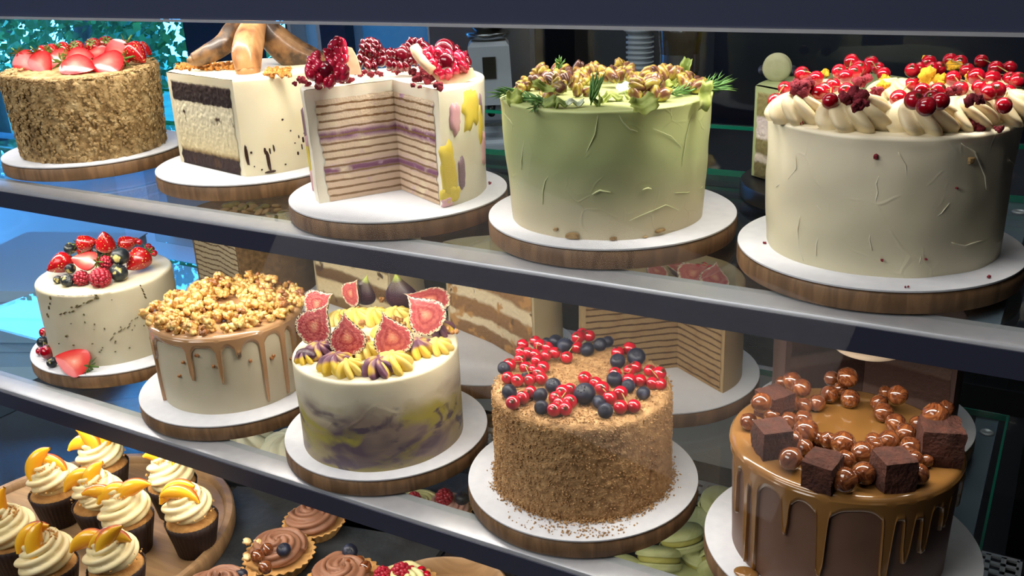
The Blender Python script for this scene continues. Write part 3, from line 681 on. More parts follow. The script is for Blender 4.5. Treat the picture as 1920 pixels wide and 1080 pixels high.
# 4 --- pistachio cake
board(-.468, 1.021, Z1, .148, 'the pale green pistachio cake')
m_g = spatula_mat('pistachio_frosting', [(0, (204, 192, 160)), (.2, (202, 194, 158)), (.38, (182, 184, 142)), (.6, (168, 178, 126)), (1, (184, 194, 130))], .1416, amp=.16)
ck = Cake('pistachio_cake', 'pale green frosted cake topped with pistachios and rosemary', -.4698, 1.0124, Z1, .1125, .1195, .1420, m_g, rd=.003, lip=.0018, seed=4, wob=.0018); CK[4] = ck
m_gr = cream('green_ridge', (206, 212, 158), (214, 218, 168))
ridges(ck, m_gr, [([(996, 210), (990, 240), (984, 275), (979, 300), (978, 318)], .0009), ([(1033, 325), (1022, 340), (1017, 360), (1016, 384)], .0008), ([(1156, 207), (1166, 226), (1180, 242), (1194, 246)], .0008), ([(1300, 200), (1290, 225), (1284, 255), (1280, 290), (1278, 312)], .0005), ([(1122, 215), (1116, 250), (1100, 285), (1098, 305)], .0006), ([(950, 212), (960, 224), (965, 232)], .0006), ([(1222, 240), (1256, 255), (1276, 275)], .0005), ([(1181, 415), (1215, 400), (1250, 385), (1275, 395)], .0005), ([(1110, 365), (1125, 357), (1145, 361)], .0011), ([(1205, 356), (1216, 353), (1222, 355)], .001), ([(1328, 330), (1318, 352), (1290, 362), (1266, 362)], .0006)])
mb_ = []
for i in range(9):
    mb_.append(i)
for i, (px, py, w, h) in enumerate(((1072, 446, .020, .008), (1150, 451, .010, .004), (1040, 433, .008, .004), (1240, 436, .014, .004), (1212, 449, .006, .005))):
    ck.patch(px, py-2, w, h, .1, m_flake, .0012, i, 'frosting_chip', .4, 14)
# 5 --- white cake with red currants
board(-.163, 1.015, Z1, .142, 'the cream coloured cake with redcurrants')
m_w5 = spatula_mat('cream_frosting', [(0, (214, 206, 176)), (.5, (218, 210, 182)), (1, (236, 226, 200))], .13, amp=.1, vscale=16)
ck = Cake('redcurrant_cake', 'cream frosted cake with piped rosettes and redcurrants on top', -.1625, 1.0215, Z1, .1145, .1175, .1340, m_w5, rd=.004, lip=.0012, seed=5, wob=.002); CK[5] = ck
m_w5r = cream('cream_ridge', (226, 218, 192), (232, 224, 200))
ridges(ck, m_w5r, [([(1648, 330), (1643, 345), (1646, 360), (1642, 375), (1648, 392)], .0009), ([(1684, 285), (1698, 310), (1700, 335), (1708, 365), (1710, 395)], .0006), ([(1548, 400), (1545, 425), (1536, 440), (1530, 460), (1529, 480)], .0008), ([(1494, 290), (1495, 315), (1480, 335), (1455, 350)], .0006), ([(1500, 405), (1495, 430), (1497, 465), (1505, 490)], .0006), ([(1800, 268), (1825, 285), (1845, 330), (1848, 355)], .0007), ([(1785, 455), (1810, 462), (1830, 455), (1870, 445)], .0007), ([(1634, 425), (1630, 450), (1635, 470)], .0006), ([(1728, 480), (1724, 495)], .0005), ([(1780, 380), (1765, 400), (1750, 410)], .0005), ([(1745, 425), (1743, 450)], .0005), ([(1890, 300), (1902, 308)], .0007), ([(1532, 385), (1540, 395), (1560, 392)], .0006)])
# 6 --- berry cake
board(-1.352, .969, Z2, .150, 'the speckled beige cake with mixed berries')
m_c6 = cream('beige_frosting', (204, 196, 168), (212, 204, 178))
ck = Cake('berry_cake', 'smooth beige cake with dark gold strokes topped with mixed berries', -1.353, .9545, Z2, .1060, .1060, .1225, m_c6, rd=.005, seed=6, wob=.0006, group='cakes on the middle shelf'); CK[6] = ck
m_gold = M('dark_gold', [(.3, (62, 56, 38)), (.7, (120, 108, 66))], scale=200, rough=.4)
k = 0
for (x0, y0, x1, y1, n, w) in ((112, 592, 186, 556, 14, .006), (170, 548, 184, 560, 3, .007), (262, 532, 276, 560, 6, .005), (203, 636, 268, 590, 12, .0028), (96, 556, 90, 600, 5, .006), (100, 545, 210, 541, 9, .005)):
    for i in range(n):
        f = (i+.5)/n; jx = rnd.uniform(-3, 3); jy = rnd.uniform(-3, 3); k += 1
        ck.patch(x0+(x1-x0)*f+jx, y0+(y1-y0)*f+jy, .0065*rnd.uniform(.6, 1.3), w*rnd.uniform(.25, .5), math.atan2(y0-y1, x1-x0), m_gold, .0002, k, 'gold_stroke', .4, 9)
for i in range(26): ck.patch(rnd.uniform(110, 300), rnd.uniform(560, 665), .0022*rnd.uniform(.5, 1.6), .0025*rnd.uniform(.5, 1.6), 0, m_gold, .0001, 90+i, 'gold_speck', .3, 7)
# 7 --- caramel popcorn cake
board(-1.048, .929, Z2, .145, 'the caramel popcorn cake')
m_c7 = cream('greige_frosting', (200, 190, 164), (206, 196, 170))
ck = Cake('caramel_cake', 'beige cake with caramel drips piled with caramel popcorn', -1.0464, .9248, Z2, .1052, .1078, .1185, m_c7, rd=.004, seed=7, wob=.0005, group='cakes on the middle shelf'); CK[7] = ck
m_car = M('caramel_glaze', [(.3, (172, 134, 96)), (.7, (186, 146, 108))], scale=14, rough=.16, coat=.6, sss=.15)
D7 = []
for px, py in ((297, 668), (313, 765), (365, 716), (420, 723), (448, 667), (505, 757), (541, 740), (556, 700)):
    a, z = ck.at_px(px, py); D7.append((a, ck.H-z-.004, .0026 if py > 700 else .0032))
for a in (20, 45, 75, 100, 130, 160): D7.append((math.radians(a), .05+.03*math.sin(a), .004))
glaze(ck, D7, m_car, .010)
# 8 --- fig cake
board(-.755, .913, Z2, .138, 'the marbled cake with figs')
m_c8 = spatula_mat('marbled_frosting', [(0, (170, 158, 110)), (.3, (176, 160, 118)), (.6, (206, 196, 170)), (.8, (216, 208, 184)), (1, (238, 228, 196))], .1237, amp=.4, streak=[((146, 128, 116), 8, .36, .52, 1.2), ((104, 88, 98), 10, .50, .62, 0), ((168, 158, 74), 13, .52, .66, 3.3), ((92, 80, 92), 22, .58, .68, 7.1)], vscale=9)
ck = Cake('fig_cake', 'cream cake marbled with mauve and olive, fig wedges on top', -.7516, .9019, Z2, .1072, .1080, .1237, m_c8, rd=.004, seed=8, wob=.0006, group='cakes on the middle shelf'); CK[8] = ck
# 9 --- tan crumb cake
board(-.464, .923, Z2, .141, 'the tan crumb cake with currants and blueberries')
m_cr = M('tan_crumbs', [(.2, (120, 88, 56)), (.42, (172, 132, 88)), (.6, (194, 154, 106)), (.8, (214, 178, 132))], scale=170, rough=.85, bump=1, bscale=420, bdist=.002, detail=5)
ck = Cake('honey_cake', 'tan crumb coated cake ringed with redcurrants and blueberries', -.4635, .9243, Z2, .1060, .1055, .1215, m_cr, rough=.0026, rscale=140, rd=.010, part='crumb_coating', seed=9, group='cakes on the middle shelf'); CK[9] = ck
P = []
for _ in range(5200):
    a = r2.uniform(0, 2*PI); z = .12*r2.random(); p = ck.pt(a, z, .0012); P.append((p, (math.cos(a), math.sin(a), 0)))
for _ in range(3000):
    a = r2.uniform(0, 2*PI); q = ck.Rt*r2.random()**.5; P.append(((math.cos(a)*q, math.sin(a)*q, ck.H+.0012-(.006 if q > ck.Rt*.97 else 0)), (0, 0, 1)))
for _ in range(1700):
    a = r2.uniform(0, 2*PI); q = ck.Rb+abs(r2.gauss(0, .0045)); P.append((math.cos(a)*q, math.sin(a)*q, .0012+max(0, .004-(q-ck.Rb)*.6)*r2.random()))
for _ in range(150):
    a = math.radians(r2.gauss(-66, 16)); q = r2.uniform(.118, .136); P.append((math.cos(a)*q, math.sin(a)*q, .0008))
scatter(ck.t, 'loose_crumbs', m_cr, P, .0011, 2, 1)
# 10 --- chocolate caramel cake
board(-.158, .926, Z2, .143, 'the brown caramel cake with hazelnuts')
m_c10 = cream('chocolate_frosting', (112, 82, 66), (120, 90, 74))
ck = Cake('hazelnut_cake', 'brown cake with caramel glaze, hazelnuts and chocolate cubes on top', -.1603, .9191, Z2, .1082, .1117, .1251, m_c10, rd=.004, seed=10, wob=.0006, group='cakes on the middle shelf'); CK[10] = ck
m_car2 = M('toffee_glaze', [(.3, (134, 94, 48)), (.7, (150, 108, 60))], scale=12, rough=.14, coat=.7, sss=.1)
D10 = []
for px, py in ((1384, 965), (1397, 1072), (1413, 1072), (1473, 1006), (1534, 1085), (1650, 1100), (1690, 1060), (1722, 1040), (1760, 990)):
    a, z = ck.at_px(px, py); D10.append((a, min(.121, ck.H-z-.004), .0030 if px < 1500 else .0042))
for a in (10, 40, 70, 110, 150, 175): D10.append((math.radians(a), .06, .004))
glaze(ck, D10, m_car2, .011, seed=4)
MB().sphere((0, 0, 0), .010, 16, 8, sc=(1.3, 1, .28)).obj('glaze_pool', m_car2, ck.t, loc=tuple(Vector(on_z(1399, 1074, Z2+.002))-Vector((ck.x, ck.y, ck.z))))
# ------------------------------------------------------------------ second row
def backcake(name, label, x, y, zt, H, mat, layers, arc, c0, bt, R=.1165, border=.006, r=.146, dark=False, grp='cut cakes in the back row of the middle shelf', seed=0, fn=None):
    board(x, y, zt, r, bt, dark=dark)
    return Cake(name, label, x, y, zt, R, R, H, mat, arc=arc, c0=c0, layers=(layers, fn), border=border, rd=.004, seed=seed, group=grp)
def band(n, a, b, lo=.0, hi=1.0, wa=.35):
    s_ = [];
    for i in range(n):
        z = lo+(hi-lo)*i/n; d = (hi-lo)/n
        s_ += [(z, b), (z+d*.25, b), (z+d*.25+d*.15, a), (z+d*(1-.02)-d*.12, a)][:2] if n > 14 else [(z+.001, b), (z+d*wa, b), (z+d*(wa+.08), a), (z+d*.93, a)]
    return s_[:31]
def band2(n, a, b):
    s_ = []
    for i in range(n): s_ += [((i+.3)/n, a), ((i+.82)/n, b)]
    return s_
lA = layer_mat('crepe_layers_pale', .15, [(0, (164, 148, 118)), (1, (176, 162, 132))], amp=.10, nscale=30, bscale=300, lines=(15, (92, 72, 48), .10, 1.1))
kA = backcake('honey_cake_slice', 'cut cake of thin pale layers with a brown crumb side', -1.325, 1.262, Z2, .150, M('brown_crumb', [(.3, (92, 72, 48)), (.7, (136, 108, 74))], scale=130, rough=.85, bump=.8, bscale=350, bdist=.002), lA, (-58, 208), (-.02, -.068), 'the pale layered cut cake behind the popcorn cake', seed=21, r=.140)
lB = layer_mat('coffee_layers', .15, [(0, (120, 92, 52)), (.12, (132, 104, 60)), (.16, (222, 204, 162)), (.3, (216, 196, 150)), (.34, (104, 76, 44)), (.46, (120, 92, 56)), (.5, (224, 208, 168)), (.66, (214, 196, 152)), (.7, (92, 66, 40)), (.84, (120, 90, 56)), (.88, (170, 128, 70)), (1, (190, 150, 92))], amp=.10, nscale=45, mott=[((78, 56, 34), 40, .60, .68)], bscale=300)
m_bfr = cream('pale_frosting', (178, 162, 126), (190, 174, 138))
kB = backcake('coffee_cake_slice', 'cut cake of cream and speckled brown layers, behind the fig cake', -1.045, 1.222, Z2, .150, m_bfr, lB, (-22, 170), (-.015, .0), 'the speckled layered cut cake behind the fig cake', seed=22, r=.138)
lC = layer_mat('caramel_layers', .15, [(0, (132, 98, 60)), (.14, (138, 104, 66)), (.17, (222, 206, 172)), (.24, (220, 204, 168)), (.27, (140, 104, 66)), (.42, (150, 112, 70)), (.46, (226, 210, 176)), (.58, (222, 206, 170)), (.62, (150, 112, 70)), (.74, (160, 122, 78)), (.78, (214, 196, 156)), (.86, (120, 84, 40)), (1, (150, 110, 56))], amp=.12, nscale=38, mott=[((186, 140, 84), 35, .57, .62), ((96, 70, 36), 60, .64, .70)], bscale=300)
kC = backcake('caramel_cake_slice', 'cut cake of cream and light brown layers, behind the fig and crumb cakes', -.762, 1.197, Z2, .150, m_bfr, lC, (-22, 158), (-.004, .012), 'the cream and light brown cut cake', seed=23, r=.138)
lD = layer_mat('crepe_layers_brown', .15, [(0, (156, 128, 88)), (1, (164, 136, 96))], amp=.06, nscale=30, mott=[((142, 110, 70), 30, .5, .7)], bscale=300, lines=(15, (84, 62, 40), .10, .7))
kD = backcake('crepe_cake_slice', 'cut cake of many thin brown layers with a wide wedge open to the front', -.490, 1.240, Z2, .145, cream('tan_frosting', (160, 134, 94), (170, 146, 104)), lD, (-21, 222), (.024, .010), 'the thin layered brown cut cake', seed=24, R=.120, r=.147, fn=None)
lE = layer_mat('chocolate_layers', .15, [(0, (46, 26, 20)), (.2, (50, 28, 22)), (.23, (96, 72, 64)), (.3, (92, 70, 62)), (.33, (64, 38, 30)), (.55, (72, 44, 36)), (.58, (98, 74, 66)), (.66, (92, 70, 62)), (.69, (46, 26, 20)), (.9, (74, 46, 36)), (.93, (98, 74, 66))], amp=.04, nscale=30, bscale=300)
kE = backcake('chocolate_cake_slice', 'cut chocolate cake with mauve frosting behind the hazelnut cake', -.195, 1.217, Z2, .150, cream('mauve_frosting', (84, 62, 58), (92, 68, 62)), lE, (-15, 225), (0, 0), 'the cut chocolate cake at the right end', seed=25, r=.142)
lF = layer_mat('green_layers', .118, [(0, (104, 96, 62)), (.16, (112, 104, 66)), (.19, (190, 180, 166)), (.25, (186, 176, 160)), (.28, (110, 102, 62)), (.42, (118, 110, 68)), (.45, (196, 186, 178)), (.66, (190, 178, 176)), (.69, (120, 112, 66)), (.92, (126, 118, 72)), (.95, (160, 170, 120))], amp=.05, nscale=40, mott=[((150, 60, 84), 26, .68, .72)], bscale=250)
kF = backcake('pistachio_cake_slice', 'green frosted cut cake with grey and green layers on a black board', -.262, 1.264, Z1, .118, cream('sage_frosting', (150, 162, 112), (158, 170, 122)), lF, (-80, 195), (-.03, -.075), 'the green cut cake with a macaron', dark=True, grp='cakes on the top shelf', seed=26, R=.105, r=.120)
# ------------------------------------------------------------------ toppings
def yaw(extra=0): return FACE+PI/2+extra
m_berry = layer_mat('straw', .03, [(0, (150, 14, 18)), (.7, (176, 22, 26)), (1, (196, 90, 60))], amp=.2)
m_straw = M('strawberry_skin', [(.0, (236, 200, 120)), (.19, (224, 160, 90)), (.27, (140, 10, 16)), (.5, (160, 16, 22)), (1, (176, 22, 28))], scale=270, source='voronoi', rough=.22, coat=.5, sss=.15, bump=.3, bscale=260, bdist=.001)
m_leafg = M('calyx_green', [(.3, (58, 88, 34)), (.7, (104, 134, 54))], scale=90, rough=.5)
m_blue = M('blueberry_skin', [(.3, (20, 22, 34)), (.55, (34, 38, 56)), (.72, (92, 98, 120))], scale=75, rough=.42, spec=.4)
m_blued = M('blueberry_crown', (16, 18, 30), rough=.6)
m_bgold = M('gilded_blueberry', [(.40, (24, 28, 36)), (.56, (44, 52, 54)), (.62, (196, 180, 110)), (.7, (210, 196, 130))], scale=120, rough=.35, spec=.5)
m_cur = layer_mat('redcurrant_skin', .0085, [(-.9, (140, 4, 18)), (.0, (164, 6, 26)), (.90, (190, 16, 42)), (.965, (96, 52, 30)), (1, (60, 36, 22))], amp=.05)
_b = _m['redcurrant_skin'].node_tree.nodes['Principled BSDF']; _b.inputs['Roughness'].default_value = .12; _b.inputs['Coat Weight'].default_value = .8; _b.inputs['Subsurface Weight'].default_value = .3; _b.inputs['Subsurface Radius'].default_value = (1, .2, .15); _b.inputs['Subsurface Scale'].default_value = .006
for l in list(_b.inputs['Normal'].links): _m['redcurrant_skin'].node_tree.links.remove(l)
m_rasp = M('raspberry_flesh', [(.3, (130, 14, 34)), (.7, (170, 32, 52))], scale=60, rough=.35, coat=.25, sss=.2)
m_stem = M('pale_stem', [(.3, (140, 120, 66)), (.7, (166, 146, 88))], scale=80, rough=.6)
m_crumb = M('dried_raspberry', [(.3, (112, 26, 40)), (.7, (160, 52, 66))], scale=240, rough=.9, bump=1, bscale=600, bdist=.002)
m_cflesh = M('strawberry_flesh', [(0, (232, 176, 156)), (.25, (224, 124, 104)), (.6, (206, 66, 56)), (.9, (204, 40, 38)), (1, (180, 20, 26))], source='uv', scale=130, dist=.35, rough=.3, coat=.25, sss=.1)
def profile(kind, k=12):
    if kind == 'straw': return [(0 if i in (0, k) else .0142*(math.sin(min(1, i/k/.27)*PI/2)**.6 if i/k < .27 else math.cos((i/k-.27)/.73*PI/2)**.82), .036*i/k) for i in range(k+1)]
    if kind == 'fig':
        o = []
        for i in range(k+1):
            t = i/k; u = (t-.34)/.66; r = .0248*math.sqrt(max(0, 1-((t-.34)/.34)**2)) if t < .34 else .0248*((.5+.5*math.cos(PI*u))*.9+.1*(1-u))
            o.append((r if 0 < i < k else 0, .062*t))
        return o
def half_fruit(name, label, cat, kind, skin, flesh, depth=.7, calyx=True, bulge=.0015):
    pr = profile(kind, 16); k = len(pr)-1; Hh = pr[-1][1]
    t = thing(name, label, cat)
    rows = []
    for r, z in pr: rows.append([(r*math.cos(a), r*math.sin(a)*depth, z) for a in np.linspace(0, PI, 15)])
    MB().grid(np.array(rows)).obj('skin', skin, t)
    out = [(r, 0, z) for r, z in pr]+[(-r, 0, z) for r, z in pr[-2:0:-1]]
    cz = Hh*.42; mb = MB(); G = []; UV = []
    for f in (0.001, .2, .4, .55, .7, .8, .88, .95, 1.0):
        G.append([((x)*f, -bulge*(1-f*f)-.00005, cz+(z-cz)*f) for x, y, z in out]); UV += [(f, .5)]*len(out)
    mb.grid(np.array(G), True); mb.uv = UV; mb.obj('cut_face', flesh, t)
    if calyx: calyx_obj(t, Hh if kind == 'fig' else .0005, kind)
    return t
def calyx_obj(t, z, kind='straw', r=.011, full=False):
    mb = MB()
    for i in range(7):
        a = i/7*2*PI
        mb.add([(0, 0, 0), (math.cos(a-.3)*r*.5, math.sin(a-.3)*r*.5, -.001), (math.cos(a)*r, math.sin(a)*r, -.0035+.003*(i % 2)), (math.cos(a+.3)*r*.5, math.sin(a+.3)*r*.5, -.001), (math.cos(a)*r*.5, math.sin(a)*r*.5, -.0004)], [(0, 1, 4), (1, 2, 4), (2, 3, 4), (3, 0, 4)])
    mb.tube([(0, 0, 0), (.001, 0, -.005), (.002, .001, -.009)], [.0012, .001, .0008], 6)
    o = mb.obj('calyx', m_leafg, t); o.location = (0, 0, z); return o
def whole_straw():
    t = thing('strawberry', 'strawberry', 'strawberry'); pr = profile('straw', 18)
    MB().lathe(pr, 28).obj('flesh', m_straw, t); calyx_obj(t, .0006); return t
P_straw = Stamp(whole_straw())
P_hs = Stamp(half_fruit('strawberry_half', 'half', 'strawberry', 'straw', m_straw, m_cflesh))
def blueb(mat):
    t = thing('blueberry', 'blueberry', 'blueberry')
    rows = []
    for i in range(15):
        ph = PI*i/14; r = .01*math.sin(ph); z = -.01*.9*math.cos(ph)
        if i >= 12: z -= .0016*(i-11)/3
        rows.append((max(r, 0), z+.009))
    MB().lathe(rows, 22).obj('skin', mat, t)
    mb = MB()
    for i in range(6):
        a = i/6*2*PI; q = lambda r_, a_, z_: (math.cos(a_)*r_, math.sin(a_)*r_, z_)
        mb.add([q(.0022, a-.35, .0165), q(.0022, a+.35, .0165), q(.0046, a, .0188), q(.0036, a, .0158)], [(0, 1, 2), (1, 3, 2), (3, 0, 2)])
    mb.obj('crown', m_blued, t); return t
P_bb = Stamp(blueb(m_blue)); P_bg = Stamp(blueb(m_bgold))
def rasp():
    t = thing('raspberry', 'raspberry', 'raspberry'); mb = MB(); r2 = random.Random(5)
    for k in range(7):
        z = .0025+.0024*k; R = .0088*math.sin(min(PI*.93, .75+k*.33))**.8; n = max(3, int(R*2*PI/.0046))
        for i in range(n):
            a = i/n*2*PI+k*.5; mb.sphere((math.cos(a)*R, math.sin(a)*R, z), .0029, 7, 5)
    mb.lathe([(.006, 0), (.0085, .004), (.007, .014), (.001, .018)], 10); mb.obj('drupelets', m_rasp, t); return t
P_ra = Stamp(rasp())
me_cur = MB().sphere((0, 0, 0), .0085, 18, 12).mesh('redcurrant', m_cur)
def place_berry(st, px, py, zt, r_px, Z, label, group, k=0, rot=None, base=.009):
    """berry whose centre is seen at px,py lying on plane zt"""
    R = r_px*Z/FPX; p = on_z(px, py, zt+R*.9)
    rr = rot or (rnd.uniform(-.9, .9), rnd.uniform(-.9, .9), rnd.uniform(0, 6))
    s = R/.01; q = Matrix.Rotation(0, 3, 'X')
    from mathutils import Euler
    off = Euler(rr).to_matrix()@Vector((0, 0, .009*s))
    return st.put(Vector(p)-off, rr, s, label, group)
def depth_of(ck): return float(np.array([ck.x, ck.y, ck.z+ck.H-CAMZ])@AX[2])
def sprig(label, group, pts, zt, Z, lift=0):
    """a bunch of redcurrants: thin stem, single berries"""
    W = [(on_z(px, py, zt+r*Z/FPX+lift), r*Z/FPX) for px, py, r in pts]
    c = sum((w[0] for w in W), Vector())/len(W)
    t = thing('redcurrant_sprig', label, 'redcurrants', (c.x, c.y, zt+lift), group)
    o0 = Vector((c.x, c.y, zt+lift))
    far = max(W, key=lambda w: (w[0]-c).length)[0]; ax_ = (far-c); ax_.z = 0
    up = Vector((0, 0, .003))
    st = MB().tube([c+ax_*1.0-o0+up, c+ax_*.4-o0+up*1.3, c-o0+up*1.4, c-ax_*.6-o0+up*1.2], [.0005, .0007, .0007, .0004], 6)
    for w, R in W:
        d = w-c; h = c+ax_*max(-.6, min(1, d.dot(ax_)/max(1e-6, ax_.length_squared)))-o0+up*1.2
        st.tube([h, (h+(w-o0))*.5+Vector((0, 0, .002)), w-o0+Vector((0, 0, R*.6))], [.0004, .0003, .0003], 5)
    st.obj('stem', m_stem, t)
    for w, R in W:
        b = link('berry', me_cur, t, w-o0); b.scale = (R/.0085,)*3; b.rotation_euler = (rnd.uniform(.3, 1.4)*math.cos(yaw()), rnd.uniform(.3, 1.4)*math.sin(yaw()), 0)
        b.rotation_euler = Vector((VC.x*rnd.uniform(-.2, 1)+rnd.uniform(-.5, .5), VC.y*rnd.uniform(-.2, 1)+rnd.uniform(-.5, .5), .7)).to_track_quat('Z', 'Y').to_euler()
    return t
def clusters(pts, cents):
    g = {i: [] for i in range(len(cents))}
    for p in pts:
        i = min(range(len(cents)), key=lambda i: (p[0]-cents[i][0])**2+1.6*(p[1]-cents[i][1])**2); g[i].append(p)
    return g
# --- tan crumb cake: berries and currants
ck = CK[9]; zt = ck.z+ck.H+.001; Z = depth_of(ck); c9 = (ck.x, ck.y)
BB = [(945, 690, 13), (955, 735, 15), (1013, 741, 14), (1015, 764, 13), (1037, 723, 15), (1096, 738, 20), (1123, 754, 13), (1135, 770, 14), (1152, 711, 15), (1178, 724, 13), (1206, 737, 13), (1158, 677, 15), (1193, 669, 18), (1060, 648, 17), (1042, 640, 15), (1101, 655, 15), (1125, 646, 14), (1139, 641, 13), (985, 705, 9), (1025, 640, 9)]
LB = ['at the far left of the ring', 'lowest on the left side', 'upper of the front left pair', 'lower of the front left pair', 'behind the front left pair', 'the largest one, at the front middle', 'just right of the largest one', 'lowest at the front right', 'dusty blue, right of the middle', 'right of the dusty one', 'lowest on the right side', 'left of the big back right one', 'the big one at the back right', 'big one at the back left', 'behind the big one at the back', 'at the back below red currants', 'at the back, second from right', 'at the back, right end', 'small one deep among the left currants', 'small one at the back left']
for (px, py, r), l in zip(BB, LB): place_berry(P_bb, px, py, zt-.001, r, Z, 'blueberry on the tan crumb cake, '+l, 'blueberries on the tan crumb cake')
CU = [(240, 440), (310, 420), (335, 440), (380, 455), (270, 485), (310, 495), (370, 500), (420, 485), (487, 510), (225, 520), (165, 553), (255, 568), (355, 567), (155, 625), (210, 640), (280, 637), (345, 630), (300, 580), (185, 765), (240, 737), (285, 705), (425, 740), (465, 705), (505, 690), (505, 760), (480, 800), (415, 805), (550, 400), (615, 390), (575, 378), (590, 627), (685, 685), (650, 655), (730, 740), (790, 710), (790, 790), (865, 785), (760, 600), (840, 585), (875, 565), (955, 585), (1008, 600), (900, 640), (970, 655), (1015, 660), (840, 640), (840, 460), (775, 485), (545, 455), (320, 530), (230, 480), (330, 600), (445, 770), (560, 395)]
CU = [(900+x/3, 500+y/3, rnd.uniform(11.5, 14)) for x, y in CU]
cents = [(1003, 655), (975, 700), (970, 745), (1055, 755), (1125, 728), (1190, 705), (1225, 710), (1093, 633), (1170, 655), (1170, 762)]
lab = ['at the back left', 'at the left side', 'at the lower left edge', 'at the front left of the middle', 'beside the largest blueberry at the front', 'at the right side', 'at the far right edge', 'a red pair at the back', 'at the back right', 'at the front right']
for i, g in clusters(CU, cents).items():
    if g: sprig('redcurrant bunch on the tan crumb cake, '+lab[i], 'redcurrants on the tan crumb cake', g, zt-.001, Z, 0 if i else .004)
# --- cream cake with rosettes and currants
ck = CK[5]; zt = ck.z+ck.H; Z = depth_of(ck)
def rosette_mesh(R, H, n=7, amp=.22, tw=3.2, mat=None, name='rosette', seed=0, nu=120, nv=26):
    rows = []
    for i in range(nv+1):
        v = i/nv
        base = R*(math.cos(v*PI/2)**.75*(1-.12*math.exp(-(v/.08)**2)))
        row = []
        for j in range(nu):
            a = 2*PI*j/nu; sh = 2*abs(math.cos((n*a+tw*v*2+seed)/2))-1
            r = base*(1+amp*sh*(1-.5*v)); row.append((r*math.cos(a), r*math.sin(a), H*math.sin(v*PI/2)**.9*(1+.05*sh)))
        rows.append(row)
    rows[-1] = [(0, 0, H*1.02)]*nu
    return MB().grid(np.array(rows), True).mesh(name, mat)
m_ros = M('rosette_cream', [(.3, (218, 200, 160)), (.7, (228, 212, 174))], scale=30, rough=.4, sss=.15)
ros5 = [rosette_mesh(.0305, .028, 9, .24, 5.4, m_ros, 'cream_rosette', s) for s in range(2)]
for i, (px, py, s) in enumerate(((1500, 216, .95), (1602, 228, 1.08), (1727, 232, 1.0), (1797, 226, .95), (1884, 216, 1.0), (1560, 178, .9), (1680, 176, .9), (1770, 176, .9), (1860, 176, .9))):
    p = on_z(px, py-4, zt+.006); o = link('cream_rosette', ros5[i % 2], ck.t, (p.x-ck.x, p.y-ck.y, zt-.001-ck.z)); o.scale = (s, s, s*(1 if i < 5 else .8)); o.rotation_euler = (0, 0, i*1.3)
CU5 = [(525, 570), (575, 495), (670, 415), (750, 440), (765, 525), (830, 570), (845, 480), (915, 430), (965, 405), (920, 510), (1060, 355), (1130, 415), (1215, 555), (1290, 475), (1345, 515), (1300, 565), (1370, 600), (1450, 570), (1435, 510), (1290, 395), (1440, 385), (1505, 340), (1560, 500), (1600, 395), (1650, 430), (1670, 490), (1680, 345), (1760, 385), (1765, 510), (1830, 520), (1805, 595), (1840, 380), (1385, 350), (1840, 445), (1885, 450), (950, 345), (990, 380), (1520, 440), (1740, 440), (1330, 390), (880, 400), (800, 510), (1400, 555), (1720, 520), (1100, 385), (1020, 390), (1560, 350), (1400, 390)]
CU5 = [(1280+x/3, y/3, rnd.uniform(14, 16.5)) for x, y in CU5]
ce5 = [(1470, 175), (1510, 142), (1565, 165), (1600, 140), (1640, 125), (1690, 180), (1735, 180), (1735, 130), (1800, 165), (1780, 120), (1850, 170), (1870, 130), (1885, 190)]
lb5 = ['two at the left edge', 'on the leftmost rosette', 'on the second rosette, left half', 'on top of the second rosette', 'at the back, right of the second rosette', 'left of the third rosette', 'in front on the third rosette', 'at the back middle', 'between the third and the fourth rosette', 'at the back, right of the middle', 'on the rightmost rosette', 'at the back right', 'at the right edge, low']
for i, g in clusters(CU5, ce5).items():
    if not g: continue
    lift = [.004, .016, .018, .022, .012, .008, .024, .012, .020, .012, .022, .012, .016][i]
    sprig('redcurrant bunch on the cream cake, '+lb5[i], 'redcurrants on the cream cake', g, zt, Z, lift)
def chunk(name, label, cat, grp, p, size, mat, seed, n=7, flat=1):
    r2 = random.Random(seed); mb = MB()
    for i in range(n):
        mb.sphere((r2.uniform(-.6, .6)*size, r2.uniform(-.6, .6)*size, r2.uniform(.2, .9)*size*flat), size*r2.uniform(.3, .55), 8, 6, amp=.7, fr=1.6, seed=seed+i)
    o = mb.obj(name, mat, loc=p); return tag(o, label, cat, grp)
for i, (px, py, s, l) in enumerate(((1507, 175, .012, 'on the leftmost rosette'), (1497, 170, .009, 'left edge of the leftmost rosette'), (1617, 160, .010, 'on top of the second rosette'), (1614, 190, .012, 'in the middle of the second rosette'), (1590, 192, .009, 'left side of the second rosette'), (1640, 180, .008, 'right side of the second rosette'), (1610, 206, .008, 'low on the second rosette'), (1790, 180, .009, 'between the third and fourth rosette'), (1826, 196, .008, 'left of the rightmost rosette'))):
    p = on_z(px, py, zt+.026); chunk('dried_raspberry', 'dried raspberry on the cream cake, '+l, 'dried raspberry', 'dried raspberry pieces on the cream cake', p, s, m_crumb, i+5)
for i, (px, py, s, l) in enumerate(((1826, 244, .009, 'big one on the rim at the right'), (1870, 248, .005, 'small one on the rim at the far right'), (1512, 226, .006, 'on the rim below the leftmost rosette'), (1503, 234, .004, 'tiny one at the left rim'))):
    chunk('dried_raspberry', 'dried raspberry on the cream cake, '+l, 'dried raspberry', 'dried raspberry pieces on the cream cake', on_z(px, py, zt), s, m_crumb, i+25, 5)
m_honey = M('honeycomb', [(.3, (214, 150, 20)), (.7, (244, 196, 60))], scale=150, rough=.8, bump=1, bscale=400, bdist=.002, sss=.1)
